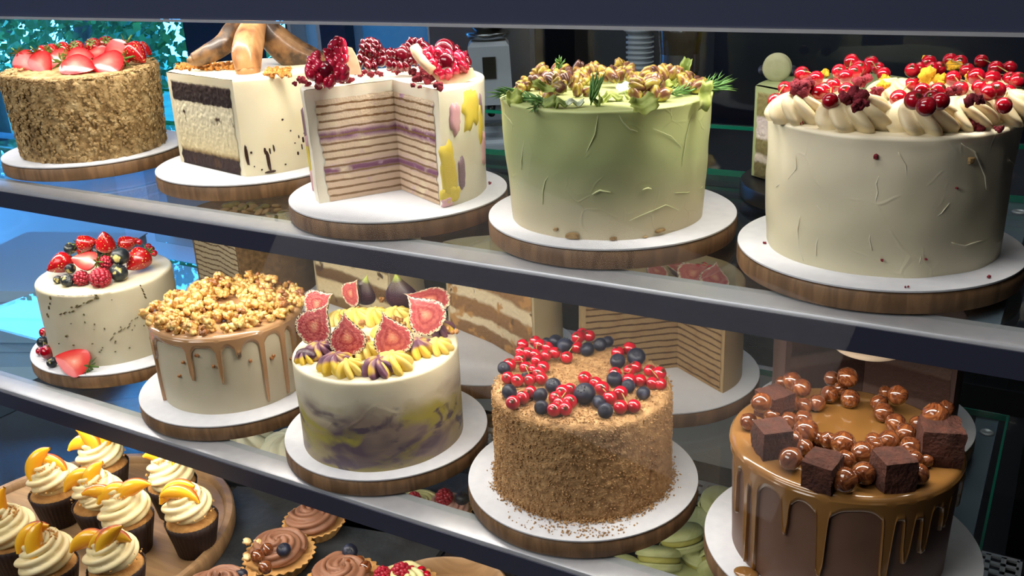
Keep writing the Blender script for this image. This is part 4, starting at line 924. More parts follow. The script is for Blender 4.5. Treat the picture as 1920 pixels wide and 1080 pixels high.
for i, (px, py, s, l) in enumerate(((1742, 152, .013, 'large, left of the middle at the front'), (1768, 156, .010, 'beside the large one'), (1657, 168, .008, 'between the second and third rosettes'), (1820, 152, .007, 'right of the middle'), (1790, 132, .010, 'brownish, at the back right'), (1545, 145, .008, 'at the back left'), (1660, 155, .008, 'at the back middle'), (1738, 120, .008, 'at the back'))):
    chunk('honeycomb_piece', 'yellow honeycomb piece on the cream cake, '+l, 'honeycomb', 'honeycomb pieces on the cream cake', on_z(px, py, zt+(.022 if i < 4 else .014)), s, m_honey, i+60, 5, .8)
P = [on_z(1280+rnd.uniform(560, 1850)/3, rnd.uniform(560, 700)/3, zt+.02) for _ in range(60)]
for i, (px, py, w) in enumerate(((1643, 293, .005), (1818, 300, .007), (1792, 352, .002), (1736, 486, .002), (1654, 488, .003))):
    ck.patch(px, py, w, w, 0, m_crumb if i != 1 else m_flake, .0015, i, 'crumb', .5, 8)
for i, (px, py) in enumerate(((1434, 457), (1560, 503), (1853, 522), (1700, 540))):
    chunk('dried_raspberry', 'tiny red crumb on the card under the cream cake, '+('at the left', 'at the front left', 'at the front right', 'at the front middle')[i], 'crumb', 'crumbs on the card of the cream cake', on_z(px, py, Z1), .0025, m_crumb, i+90, 3)
# --- beige cake with mixed berries
ck = CK[6]; zt = ck.z+ck.H; Z = depth_of(ck)
q = lambda x, y: (x/3.376, 380+y/3.376)
G6 = 'berries on the speckled beige cake'
def put_straw(st, px, py, z, L, tilt, az, label, group, flip=False):
    """long axis leaning by tilt from vertical towards heading az; centre seen at px,py"""
    p = on_z(px, py, z); s = L/.036
    d = Vector((math.cos(az)*math.sin(tilt), math.sin(az)*math.sin(tilt), math.cos(tilt)))
    qt = d.to_track_quat('Z', 'Y'); return st.put(Vector(p)-d*L*.45, qt.to_euler(), s, label, group)
def face_half(st, px, py, z, L, roll, pitch, label, group, spin=0):
    """half fruit, cut side to the viewer, stem pointing by roll; centre seen at px,py"""
    p = on_z(px, py, z); Rm = RZ(yaw(spin)).to_3x3()@RX(-pitch).to_3x3()@RY(roll).to_3x3()
    s = L/.036 if st is not P_fig else L/.056
    off = Rm@Vector((0, 0, (.016 if st is not P_fig else .026)*s)); return st.put(Vector(p)-off, Rm.to_euler(), s, label, group)
def fig_skin(): return layer_mat('fig_skin', .056, [(0, (64, 30, 50)), (.55, (48, 24, 44)), (.8, (76, 62, 52)), (.93, (150, 164, 74)), (1, (170, 180, 90))], amp=.15, nscale=60, rough=.4, bscale=200, bd=.0004)
m_fig = M('fig_flesh', [(0, (210, 150, 120)), (.25, (190, 96, 84)), (.42, (146, 36, 46)), (.55, (196, 104, 96)), (.68, (150, 40, 52)), (.80, (190, 90, 88)), (.86, (160, 50, 60)), (.90, (238, 216, 186)), (.95, (238, 226, 184)), (.975, (110, 80, 70)), (1, (60, 28, 46))], source='uv', scale=380, dist=.6, rough=.4, coat=.15, sss=.15, bump=.9, bscale=420, bdist=.0015)
P_fig = Stamp(half_fruit('fig_wedge', 'fig', 'fig', 'fig', fig_skin(), m_fig, depth=.75, calyx=False, bulge=.0015))
az_l, az_r, az_f, az_b = FACE-PI/2, FACE+PI/2, FACE, FACE+PI
put_straw(P_straw, *q(545, 255), zt+.042, .036, 1.45, az_r, 'strawberry with its green calyx left, at the back left of the beige cake', G6)
put_straw(P_straw, *q(665, 252), zt+.045, .040, .3, az_f+.5, 'upright strawberry at the back middle of the beige cake', G6)
put_straw(P_straw, *q(805, 255), zt+.036, .034, 1.3, az_r, 'strawberry lying at the back right of the beige cake', G6)
put_straw(P_straw, *q(875, 362), zt+.020, .048, 1.9, az_f-.5, 'large gold seeded strawberry at the right of the beige cake', G6)
put_straw(P_straw, *q(385, 385), zt+.022, .044, 1.9, az_l+.5, 'large strawberry at the left of the beige cake', G6)
face_half(P_hs, *q(540, 365), zt+.036, .044, -1.35, .9, 'halved strawberry, cut side up, in the middle of the beige cake', G6)
put_straw(P_straw, *q(545, 300), zt+.02, .034, 1.3, az_b, 'strawberry under the halved one on the beige cake', G6)
put_straw(P_straw, *q(700, 310), zt+.016, .036, 1.3, az_b, 'strawberry low behind the blueberries on the beige cake', G6)
for (x, y, r, l, lift) in ((445, 290, 12, 'at the back left', .016), (445, 418, 10, 'gold dusted, left of the raspberries', .012), (425, 492, 12, 'at the front left', 0), (365, 487, 8, 'smallest, at the far front left', 0), (760, 340, 17, 'big one at the upper right', .022), (750, 442, 17, 'big gold one at the front right', 0), (620, 312, 12, 'behind the halved strawberry', .018)):
    place_berry(P_bg, *q(x, y), zt+lift, r, Z, 'gilded blueberry on the beige cake, '+l, G6)
for (x, y, r, l, lift, rx) in ((665, 382, 14, 'right of the halved strawberry', .016, 1.3), (515, 480, 15, 'at the front middle', 0, 1.2), (635, 478, 19, 'open hollow one at the front', 0, 2.2)):
    R = r*Z/FPX*.85; p = on_z(*q(x, y), zt+lift+R*.9); d = (VC*math.sin(rx)+Vector((0, 0, math.cos(rx))))
    P_ra.put(Vector(p)-d*.009*R/.0095, d.to_track_quat('Z', 'Y').to_euler(), R/.0095, 'raspberry on the beige cake, '+l, G6)
sprig('three redcurrants at the right end of the berries on the beige cake', G6, [(*q(955, 295), 7.5), (*q(940, 275), 6), (*q(975, 320), 6.5)], zt, Z, .006)
sprig('two dark redcurrants at the back right of the beige cake', G6, [(*q(880, 250), 6.5), (*q(860, 240), 6)], zt, Z, .03)
zc = Z2
for (x, y, r, l) in ((275, 882, 12, 'upper left of the pile'), (330, 1010, 10, 'beside the halved strawberry')):
    place_berry(P_bg, *q(x, y), zc, r, Z+.03, 'gilded blueberry on the card beside the beige cake, '+l, 'berries on the card of the beige cake')
sprig('big dark redcurrants on the card beside the beige cake', 'berries on the card of the beige cake', [(*q(300, 945), 13), (*q(255, 940), 8), (*q(282, 822), 10)], zc, Z+.03)
face_half(P_hs, *q(468, 1008), zc+.016, .060, -1.25, .75, 'halved strawberry with green calyx on the card of the beige cake', 'berries on the card of the beige cake')
# --- flaky crumb cake: glazed strawberries
ck = CK[1]; Z = depth_of(ck); zt = ck.z+ck.H-.002
q = lambda x, y: (x/4.8, 30+y/4.8); G1_ = 'glazed strawberries on the flaky crumb cake'
m_gs = M('glazed_strawberry', [(0, (232, 130, 120)), (.4, (222, 88, 82)), (.8, (200, 48, 50)), (.95, (172, 20, 28)), (1, (150, 10, 20))], source='uv', scale=120, dist=.5, rough=.2, coat=.4, sss=.2)
P_gs = Stamp(half_fruit('strawberry_half', 'half', 'strawberry', 'straw', m_straw, m_gs, bulge=.0012))
for (x, y, L, roll, l, pit) in ((240, 430, .044, 2.5, 'leaning at the left end', .3), (370, 430, .042, 2.7, 'second from the left in front', .4), (545, 405, .050, 2.1, 'third from the left, broad', .8), (690, 440, .052, 1.9, 'long one at the front middle', 1.0), (710, 355, .040, 1.7, 'behind the long front one', .9), (960, 420, .054, -1.8, 'large one right of the front middle', .9), (1050, 350, .050, -2.4, 'upright, right of the middle', .4), (870, 330, .036, -1.8, 'small one in the middle', 1.0)):
    face_half(P_gs, *q(x, y), zt+.013+(.008 if y < 400 else 0), L*1.2, roll, pit, 'glazed strawberry half on the flaky cake, '+l, G1_)
for (x, y, L, az, l) in ((1225, 335, .044, az_r-.6, 'dark whole one at the right end'), (1120, 300, .036, az_b, 'at the back right'), (960, 262, .036, az_b+.4, 'at the back, right of the middle'), (850, 280, .036, az_b, 'at the back middle'), (700, 300, .034, az_b, 'at the back, left of the middle'), (580, 310, .034, az_b-.4, 'at the back left'), (470, 330, .034, az_l, 'second at the back left'), (390, 345, .034, az_l-.4, 'at the far back left'), (1290, 300, .030, az_r, 'small one at the far right back')):
    put_straw(P_straw, *q(x, y), zt+.022, L, 2.2, az, 'glossy whole strawberry on the flaky cake, '+l, G1_)
# --- cheesecake: baked bananas and crumble
ck = CK[2]; Z = depth_of(ck); zt = ck.z+ck.H
m_ban = M('baked_banana', [(.32, (110, 72, 46)), (.46, (168, 118, 76)), (.7, (204, 156, 106))], scale=45, rough=.35, coat=.2, sss=.12, detail=5, stretch=(1, 1, .5))
m_band = M('brown_banana', [(.38, (58, 40, 26)), (.5, (116, 84, 52)), (.7, (146, 110, 72))], scale=40, rough=.45, coat=.15)
def zpt(px, py, Zd): d = ray(px, py); return Vector((d[0]*Zd, d[1]*Zd, d[2]*Zd+CAMZ))
def banana(pts, rads, mat, label):
    p0 = pts[0]; Q = []; Rr = []
    n = len(pts)
    for i in range(n-1):
        for k in range(5): f = k/5; a, b = pts[max(i-1, 0)], pts[min(i+2, n-1)]; u, v = pts[i], pts[i+1]; Q.append(.5*((2*u)+(-a+v)*f+(2*a-5*u+4*v-b)*f*f+(-a+3*u-3*v+b)*f**3)-p0); Rr.append(rads[i]*(1-f)+rads[i+1]*f)
    Q.append(pts[-1]-p0); Rr.append(rads[-1])
    t = thing('baked_banana', label, 'banana', p0, 'baked bananas on the cut cream cake')
    MB().tube(Q, Rr, 20, ridge=.05, rn=5).obj('flesh', mat, t)
    MB().sphere((0, 0, 0), rads[0]*1.02, 14, 8, sc=(1, 1, .8)).obj('tip', mat, t)
    return t
Zb = Z
banana([zpt(465, 132, Zb-.050), zpt(462, 105, Zb-.050), zpt(468, 72, Zb-.035), zpt(480, 38, Zb-.015), zpt(485, 22, Zb)], [.0175, .0215, .021, .015, .008], m_ban, 'upright baked banana, light brown, standing at the front of the cut cream cake')
banana([zpt(363, 113, Zb-.012), zpt(392, 100, Zb-.010), zpt(420, 82, Zb-.005), zpt(434, 58, Zb), zpt(450, 36, Zb+.01)], [.010, .014, .015, .013, .010], m_band, 'dark baked banana lying at the left of the cut cream cake')
banana([zpt(610, 118, Zb+.035), zpt(585, 113, Zb+.03), zpt(545, 98, Zb+.02), zpt(512, 70, Zb+.01), zpt(492, 40, Zb)], [.012, .019, .024, .022, .014], m_band, 'dark baked banana leaning at the right of the cut cream cake')
P = []
for (x0, x1, y0, y1, n) in ((330, 445, 122, 132, 120), (497, 545, 132, 143, 90)):
    for _ in range(n): p = on_z(rnd.uniform(x0, x1), rnd.uniform(y0, y1), zt+.001); P.append((p.x-ck.x, p.y-ck.y, zt-ck.z+.0015+rnd.random()*.003))
scatter(ck.t, 'amber_crumble', M('amber_crumb', [(.3, (170, 104, 40)), (.7, (214, 150, 70))], scale=150, rough=.7), P, .0036, 9, 1)
# --- crepe cake: pomegranate
ck = CK[3]; Z = depth_of(ck); zt = ck.z+ck.H
m_aril = M('pomegranate_aril', [(.3, (180, 8, 44)), (.7, (222, 50, 88))], scale=60, rough=.1, coat=1, sss=.3, sssr=.006)
m_arild = M('dark_aril', [(.3, (76, 4, 18)), (.7, (124, 14, 34))], scale=60, rough=.12, coat=1)
m_rind = M('pomegranate_rind', [(.3, (222, 176, 140)), (.6, (236, 206, 168)), (.8, (206, 110, 100))], scale=60, rough=.5, sss=.1)
me_ar = [MB().sphere((0, 0, 0), .0062, 10, 7, sc=(.8, .8, 1.15), amp=.35, fr=1.4, seed=3).mesh('aril', mm) for mm in (m_aril, m_arild)]
q = lambda x, y: (530+x/4.8, 60+y/4.8)
def pomegranate(label, arils, rind, lift, dark=0, Zd=None):
    W = [zpt(*q(x, y), Zd) for x, y in arils]; c = sum(W, Vector())/len(W); zb = zt
    t = thing('pomegranate_piece', label, 'pomegranate', (c.x, c.y, zb), 'pomegranate pieces on the crepe cake')
    o0 = Vector((c.x, c.y, zb)); r2 = random.Random(len(label))
    for wv in W:
        o = link('aril', me_ar[dark], t, wv-o0+VC*r2.uniform(-.002, .004)); o.rotation_euler = (r2.uniform(-.6, .6), r2.uniform(-.6, .6), r2.uniform(0, 6)); s = r2.uniform(.95, 1.25); o.scale = (s, s, s)
    if rind:
        mb = MB(); G = []
        for off, dd in ((.0, 1), (.005, 1)): G.append([tuple(zpt(*q(x, y), Zd+.004)-o0-VC*off) for x, y in rind])
        n = len(rind); mb.add(G[0]+G[1], [tuple(range(n)), tuple(range(2*n-1, n-1, -1))]+[(i, (i+1) % n, (i+1) % n+n, i+n) for i in range(n)])
        r = mb.obj('rind', m_rind, t, smooth=False); bv = r.modifiers.new('b', 'BEVEL'); bv.width = .002; bv.segments = 3
    co = MB().sphere((0, 0, 0), 1, 12, 8); rad = max((wv-c).length for wv in W)*.5
    o = co.obj('core', m_arild, t, loc=c-o0); o.scale = (rad, rad*.7, max(.004, min((c.z-zb)*.95, rad)))
    return t
Zf = Z-.085
pomegranate('cluster of bright pomegranate seeds at the left front of the crepe cake', [(300, 250), (330, 290), (260, 280), (240, 330), (300, 340), (380, 320), (450, 290), (500, 270), (460, 340), (420, 380), (350, 380), (270, 390), (520, 330), (560, 340), (490, 400), (440, 420), (560, 390), (240, 370), (330, 430), (400, 450), (300, 230), (430, 460)], None, 0, 0, Zf+.012)
pomegranate('tall pomegranate wedge with pale rind at the left of the crepe cake', [(500, 100), (530, 130), (480, 130), (450, 120), (510, 165), (455, 165), (540, 100), (490, 200), (440, 210), (530, 210), (500, 240), (420, 240), (490, 80), (550, 160), (410, 190), (560, 240)], [(575, 150), (610, 160), (650, 230), (680, 330), (690, 370), (600, 370), (590, 260)], 0, 0, Z-.035)
pomegranate('dark pomegranate cluster at the back left of the crepe cake', [(770, 100), (810, 90), (850, 110), (730, 140), (780, 140), (830, 140), (870, 150), (710, 190), (760, 190), (810, 190), (860, 190), (900, 200), (700, 240), (750, 250), (800, 260), (850, 260), (690, 290), (900, 260), (740, 110), (830, 300), (770, 300)], None, 0, 1, Z-.01)
pomegranate('dark pomegranate cluster at the back middle of the crepe cake', [(960, 190), (1000, 200), (940, 240), (990, 250), (1040, 190), (1090, 150), (1130, 170), (1070, 200), (1120, 220), (1050, 240), (1160, 100), (1190, 90), (1180, 200), (1100, 260), (960, 290), (1010, 300), (1060, 300), (1150, 260), (1190, 260), (1140, 130), (1120, 300)], None, 0, 1, Z+.01)
pomegranate('large pomegranate wedge with pinkish rind at the right of the crepe cake', [(1290, 190), (1320, 230), (1350, 290), (1380, 340), (1400, 220), (1440, 250), (1390, 270), (1480, 240), (1500, 280), (1560, 260), (1540, 300), (1610, 280), (1580, 220), (1460, 300), (1440, 370), (1500, 350), (1560, 330), (1620, 230), (1340, 180), (1420, 190), (1500, 200), (1640, 320), (1600, 320), (1490, 385), (1420, 320)], [(1350, 370), (1420, 400), (1560, 340), (1700, 340), (1720, 390), (1640, 440), (1500, 505), (1440, 470), (1380, 410)], 0, 0, Z-.055)
pomegranate('dark pomegranate seeds behind the large wedge on the crepe cake', [(1400, 150), (1440, 130), (1480, 140), (1520, 150), (1560, 160), (1590, 190), (1630, 220), (1660, 260), (1460, 170), (1510, 180), (1410, 180), (1650, 290), (1280, 130), (1260, 160), (1300, 170), (1240, 110)], None, 0, 1, Z-.02)
o_ = MB().tube([zpt(*q(1180, 125), Z-.05), zpt(*q(1215, 190), Z-.05), zpt(*q(1270, 270), Z-.055), zpt(*q(1350, 350), Z-.06)], [.006, .0075, .007, .006], 10).obj('pomegranate_rind', m_rind)
tag(o_, 'pale strip of pomegranate rind leaning between the dark and the bright seeds', 'rind')
crl = ((150, 440, 11), (120, 470, 7), (190, 450, 9), (230, 470, 9), (620, 440, 9), (560, 440, 10), (700, 390, 8), (660, 370, 7), (780, 350, 9), (800, 380, 9), (880, 380, 8), (840, 370, 7), (970, 330, 8), (1050, 360, 8), (1110, 340, 8), (1240, 320, 12), (1180, 370, 12), (1290, 350, 12), (1210, 440, 12), (1250, 380, 12), (1310, 440, 13), (1370, 410, 10), (1400, 490, 11), (1330, 390, 11), (1170, 480, 6), (320, 490, 9), (380, 470, 9), (1230, 500, 6), (730, 360, 8), (1000, 350, 7), (1420, 440, 9), (340, 420, 10))
for i, (x, y, r) in enumerate(crl):
    pos = ('at the left edge' if x < 420 else 'left of the cut' if x < 720 else 'behind the cut' if x < 1140 else 'in the heap on the right')
    chunk('dried_raspberry', 'dried raspberry on the crepe cake, '+pos, 'dried raspberry', 'dried raspberry pieces on the crepe cake '+pos, on_z(*q(x, y+r*2), zt+(.0 if y > 380 or x > 1140 else .002)), r*.00062, m_crumb, i, 6)
chunk('dried_raspberry', 'single red crumb on the card right of the crepe cake', 'dried raspberry', 'crumbs', on_z(919, 345, Z1), .003, m_crumb, 3, 4)
for (px, py, L) in ((779, 170, .02), (818, 190, .016), (597, 176, .008)): pass
# --- caramel popcorn
ck = CK[7]; Z = depth_of(ck); zt = ck.z+ck.H+.002
m_pop = M('caramel_popcorn', [(.3, (160, 104, 48)), (.44, (212, 162, 88)), (.56, (240, 206, 130)), (.72, (250, 230, 170))], scale=130, rough=.28, coat=.5, sss=.1, detail=5, bump=.4, bscale=300, bdist=.001)
m_nutc = M('caramel_nut', [(.3, (120, 70, 36)), (.6, (176, 118, 66)), (.8, (206, 156, 98))], scale=160, rough=.3, coat=.4)
def popmesh(seed, big=True):
    r2 = random.Random(seed); mb = MB(); n = 6 if big else 4
    for i in range(n):
        a = r2.uniform(0, 6.28); e = r2.uniform(-.3, 1); d = Vector((math.cos(a)*math.sqrt(max(0, 1-e*e)), math.sin(a)*math.sqrt(max(0, 1-e*e)), e))
        mb.sphere(tuple(d*.0042+Vector((0, 0, .004))), .0042*r2.uniform(.75, 1.15), 9, 7, amp=.55, fr=1.5, seed=seed*3+i, sc=(1, r2.uniform(.6, 1), r2.uniform(.7, 1)))
    return mb.mesh('popcorn', m_pop if big else m_nutc)
pm = [popmesh(i) for i in range(5)]; nm = [popmesh(40+i, False) for i in range(2)]
r2 = random.Random(11); C7 = (ck.x, ck.y); hole = on_z(428, 562, zt+.01); hole = Vector((hole.x, hole.y))
placed = []; cnt = 0; tries = 0
while cnt < 285 and tries < 20000:
    tries += 1
    a = r2.uniform(0, 2*PI); rr = ck.Rt*r2.uniform(.0, 1.03)**.6
    p = Vector((C7[0]+math.cos(a)*rr, C7[1]+math.sin(a)*rr))
    dh = (p-hole).length
    if dh < .028: continue
    if a % (2*PI) > PI and rr > ck.Rt*.93 and math.cos(a-FACE) > .2: continue
    lvl = sum(1 for (x, y, z) in placed if (x-p.x)**2+(y-p.y)**2 < .0085**2)
    mx = 3 if .035 < dh and rr < ck.Rt*.85 else 2 if rr < ck.Rt*.95 else 1
    if lvl >= mx: continue
    z = zt+lvl*.0068; placed.append((p.x, p.y, z)); cnt += 1
    small = r2.random() < .18
    nm_ = 'caramel_nut' if small else 'caramel_popcorn'
    o = link(nm_, (nm[cnt % 2] if small else pm[cnt % 5]), None, (p.x, p.y, z)); s = r2.uniform(.85, 1.42); o.scale = (s, s, s)
    o.rotation_euler = (r2.uniform(-.9, .9), r2.uniform(-.9, .9), r2.uniform(0, 6.28))
    wh = where(C7, p, ck.Rt)
    if small: tag(o, 'small brown caramel nut among the popcorn, '+wh+' of the ring', 'nut', 'caramel nuts at the '+wh+' of the popcorn ring')
    else: tag(o, 'caramel coated popcorn piece at the '+wh+' of the ring', 'popcorn', 'caramel popcorn at the '+wh+' of the ring')
for i, (px, py) in enumerate(((345, 678), (370, 665), (401, 686), (511, 667), (508, 671), (545, 672), (527, 640), (469, 676), (338, 704))):
    ck.patch(px, py, .005, .005, 0, m_nutc, .0025, i+50, 'nut_crumb', .5, 8)
# --- figs and rosettes
ck = CK[8]; Z = depth_of(ck); zt = ck.z+ck.H; GF = 'fig wedges on the marbled cake'
m_rf = M('two_tone_rosette', [(.42, (100, 66, 88)), (.48, (130, 86, 104)), (.54, (222, 186, 56)), (.7, (232, 200, 84))], scale=22, rough=.42, sss=.15, detail=2)
m_rf2 = M('yellow_rosette', [(.3, (222, 188, 60)), (.7, (236, 216, 140))], scale=24, rough=.42, sss=.15, detail=2)
rf = [rosette_mesh(.0195, .020, 8, .32, 2.4, m_rf, 'rosette', 0), rosette_mesh(.0195, .020, 8, .32, 2.4, m_rf2, 'rosette', 1)]
for i, (px, py, k, s) in enumerate(((632, 686, 0, 1.05), (655, 693, 1, .9), (712, 692, 0, 1.0), (737, 686, 1, 1.1), (785, 657, 0, 1), (822, 652, 1, .85), (600, 660, 0, .9), (690, 660, 1, .9), (670, 600, 1, 1.05), (705, 598, 1, 1), (745, 598, 1, 1.05), (640, 600, 1, .9), (725, 625, 1, .9), (780, 610, 1, .9), (825, 618, 0, .9), (575, 670, 0, .7))):
    p = on_z(px, py, zt+.004); o = link('cream_rosette', rf[k], ck.t, (p.x-ck.x, p.y-ck.y, zt-.001-ck.z)); o.scale = (s, s, s); o.rotation_euler = (0, 0, i*1.7)
for (px, py, L, roll, pit, spin, lift, l) in ((590, 610, .060, .55, .30, -.3, .034, 'at the left front, tilted right'), (651, 632, .055, -.08, .25, -.05, .030, 'heart shaped, second from the left in front'), (735, 632, .058, -.28, .25, .1, .032, 'third from the left in front'), (797, 590, .060, -.62, .35, .25, .036, 'large, at the right front, leaning left'), (595, 569, .050, .95, .3, -.5, .034, 'slender, at the back left'), (658, 549, .044, .55, .1, -.7, .030, 'at the back, half turned away')):
    face_half(P_fig, px, py, zt+lift, L, roll, pit, 'red fig wedge on the marbled cake, '+l, GF, spin)
for (px, py, L, roll, pit, spin, lift, l) in ((752, 548, .056, .1, .2, PI-.3, .030, 'dark skin side showing, at the back right'), (806, 562, .062, -1.1, 1.15, .2, .034, 'lying flat in shade behind the large one'), (683, 545, .046, -.35, .1, PI-.5, .028, 'dark skin side showing, at the back left')):
    face_half(P_fig, px, py, zt+lift, L, roll, pit, 'fig wedge on the marbled cake, '+l, GF, spin)
o = MB().sphere((0, 0, 0), .014, 20, 10, sc=(1.1, .8, .5)).obj('fig_slice', fig_skin() if 'fig_skin' not in _m else _m['fig_skin'], loc=on_z(575, 664, zt+.008)); tag(o, 'dark underside of a fig at the left rim of the marbled cake', 'fig', GF)
m_wal = M('walnut_crumb', [(.3, (150, 96, 50)), (.7, (206, 156, 96))], scale=180, rough=.75, bump=.8, bscale=400, bdist=.002)
for i, (px, py, s, l) in enumerate(((690, 643, .008, 'between the two middle figs'), (652, 632, .005, 'on the heart shaped fig'), (852, 627, .006, 'at the right rim'), (840, 618, .004, 'near the right rim'), (665, 586, .007, 'at the back left'), (680, 612, .008, 'in the middle'), (745, 605, .008, 'right of the middle'), (758, 615, .007, 'behind the right fig'), (715, 566, .006, 'at the back'), (640, 596, .005, 'left of the middle'))):
    chunk('walnut_crumb', 'brown nut crumb on the marbled cake, '+l, 'nut crumb', 'nut crumbs on the marbled cake', on_z(px, py, zt+.014), s, m_wal, i+200, 4)
# --- hazelnuts and chocolate cubes
ck = CK[10]; Z = depth_of(ck); zt = ck.z+ck.H+.002
m_hz = M('candied_hazelnut', [(.36, (74, 36, 20)), (.45, (122, 68, 38)), (.5, (84, 42, 24)), (.56, (146, 88, 50)), (.62, (104, 56, 32)), (.7, (190, 136, 80))], scale=70, rough=.12, coat=1, dist=1.5, stretch=(1, 1, .35))
def hz():
    rows = [(0, -.0095), (.0045, -.0085), (.008, -.005), (.0098, 0), (.0095, .0035), (.0075, .007), (.004, .0095), (0, .0112)]
    me = MB().lathe([(r, z+.0095) for r, z in rows], 20, cap=False).mesh('hazelnut', m_hz); return me
me_hz = hz()
HZ = [(315, 225, 18), (370, 265, 18), (540, 210, 15), (630, 205, 19), (525, 300, 17), (585, 270, 14), (640, 325, 18), (840, 290, 13), (910, 305, 18), (805, 350, 16), (830, 400, 18), (900, 465, 18), (310, 350, 17), (385, 365, 15), (455, 350, 16), (140, 345, 18), (75, 455, 16), (205, 420, 15), (300, 445, 15), (380, 440, 16), (395, 510, 22), (465, 550, 12), (515, 560, 15), (600, 575, 21), (385, 600, 15), (305, 665, 20), (330, 550, 15), (710, 630, 20), (615, 675, 17), (720, 745, 19), (610, 780, 21), (770, 560, 14), (860, 560, 18), (955, 520, 18), (985, 605, 19), (1000, 668, 16), (1025, 750, 18), (1070, 670, 12), (1020, 465, 14), (1115, 415, 21), (1180, 380, 15), (260, 230, 12), (790, 590, 13)]
LIFT = {3: .018, 8: .016, 1: .010, 0: .006, 15: .024, 39: .026}
hl = ['back left, the higher of two', 'back left, the rounder of two', 'at the back, half hidden', 'at the very top, highest at the back', 'at the back, seen from the side', 'at the back, below the highest one', 'at the back, striped, right of the gap', 'back right, smaller', 'back right, pale, the upper one', 'back right, dark red', 'right of the open middle, dark red', 'right of the open middle, lower dark one', 'left, beside the back left cube', 'left, dark one next to the cube', 'left of the open middle, pale', 'resting on the back left cube, pale gold', 'at the far left edge', 'behind the left cube', 'left, split in halves', 'left, dark and shiny', 'left, the biggest', 'just below the biggest left one', 'front middle, behind the left front cube', 'front middle, big and striped', 'behind the front left cube', 'front left, gold tipped, alone', 'between the two left cubes', 'front middle, right of the big striped one', 'front, between the front cubes, upper', 'front, leaning on the front right cube', 'foremost one at the front', 'behind the front right cube, left', 'behind the front right cube, pale', 'right, behind the front right cube', 'right, above the front right cube', 'right, dark, beside the cube', 'front right, with a crumb on it', 'right, tiny dark one', 'right, dark, left of the right cube', 'on the right cube, big and gold', 'far right back, dark', 'far back left, dark', 'behind the front right cube, dark']
for i, (x, y, r) in enumerate(HZ):
    R = r*Z/FPX*1.08; px, py = 1380+x/3, 640+y/3; s = R/.0098; lf = LIFT.get(i, 0)
    p = on_z(px, py, zt+R*.9+lf); d = Vector((rnd.uniform(-.8, .8), rnd.uniform(-.8, .8), rnd.uniform(.2, 1))).normalized()
    o = link('hazelnut', me_hz, None, Vector(p)-d*.0095*s); o.scale = (s, s, s); o.rotation_euler = d.to_track_quat('Z', 'Y').to_euler()
    tag(o, 'glossy candied hazelnut, '+hl[i], 'hazelnut', 'candied hazelnuts on the brown cake')
m_cub = M('cocoa_cube', [(.3, (58, 30, 22)), (.7, (92, 52, 40))], scale=70, rough=.9, bump=1, bscale=260, bdist=.003)
def cube(px, py, s, rz, tilt, label, lift=0):
    p = on_z(px, py, zt+lift); n = 12; mb = MB()
    for ax in range(3):
        for sg in (-1, 1):
            G = []
            for i in range(n+1):
                row = []
                for j in range(n+1):
                    v = [0, 0, 0]; v[ax] = sg; v[(ax+1) % 3] = (2*i/n-1); v[(ax+2) % 3] = (2*j/n-1)*sg
                    d = Vector(v); e = d.normalized()*1.35; d = d.lerp(e, .12)*(1+.07*fbm((d.x+px, d.y, d.z), 1.6, 3)); row.append(tuple(d*s/2))
                G.append(row)
            mb.grid(np.array(G))
    o = mb.obj('brownie_cube', m_cub, loc=(p.x, p.y, zt+s/2*.98+lift), smooth='auto'); o.rotation_euler = (tilt, 0, rz)
    tag(o, label, 'brownie', 'cocoa dusted brownie cubes on the brown cake')
cube(1446, 848, .031, FACE+.15, 0, 'dark brownie cube at the left, alone on the glaze')
cube(1540, 908, .030, FACE+.85, .1, 'dark brownie cube at the front left, turned on its edge')
cube(1672, 908, .032, FACE+.1, 0, 'dark brownie cube at the front right')
cube(1758, 858, .038, FACE-.25, 0, 'largest brownie cube, at the right edge of the brown cake')
cube(1450, 780, .030, FACE+.5, 0, 'brownie cube at the back left, with a pale hazelnut on it')
# --- pistachios, rosemary, leaves
ck = CK[4]; Z = depth_of(ck); zt = ck.z+ck.H
q = lambda x, y: (860+x/4, 30+y/4)
m_pis = M('pistachio_kernel', [(.3, (84, 46, 42)), (.46, (120, 78, 56)), (.54, (168, 146, 64)), (.72, (184, 180, 88))], scale=95, rough=.3, coat=.25, detail=3)
m_pisd = M('dark_pistachio', [(.35, (54, 32, 34)), (.65, (104, 66, 48))], scale=90, rough=.3, coat=.5)
def pis(seed, mat):
    mb = MB()
    for sg in (-1, 1):
        mb.sphere((sg*.0018, 0, .0045), .0048, 12, 10, sc=(.72, .9, 1.45), amp=.22, fr=1.5, seed=seed+sg)
    return mb.mesh('pistachio', mat)
pmz = [pis(1, m_pis), pis(5, m_pis), pis(9, m_pisd)]
r2 = random.Random(21)
BX = [(480, 560, 460, 560, 0, 7, 'left'), (560, 720, 400, 500, .010, 9, 'left'), (560, 760, 500, 590, .002, 10, 'left'), (700, 830, 400, 560, .014, 8, 'left'), (850, 1000, 440, 570, .004, 11, 'left'), (780, 1060, 380, 420, .010, 10, 'back'), (1110, 1200, 320, 470, .010, 8, 'back'), (1180, 1330, 360, 480, .004, 9, 'back'), (1310, 1540, 480, 600, .004, 18, 'right'), (1340, 1520, 400, 500, .016, 13, 'right'), (1540, 1680, 390, 450, .010, 9, 'right'), (1690, 1800, 440, 530, .004, 11, 'right')]
nn = {'left': 'in the left cluster', 'back': 'in the row at the back', 'right': 'in the right cluster'}
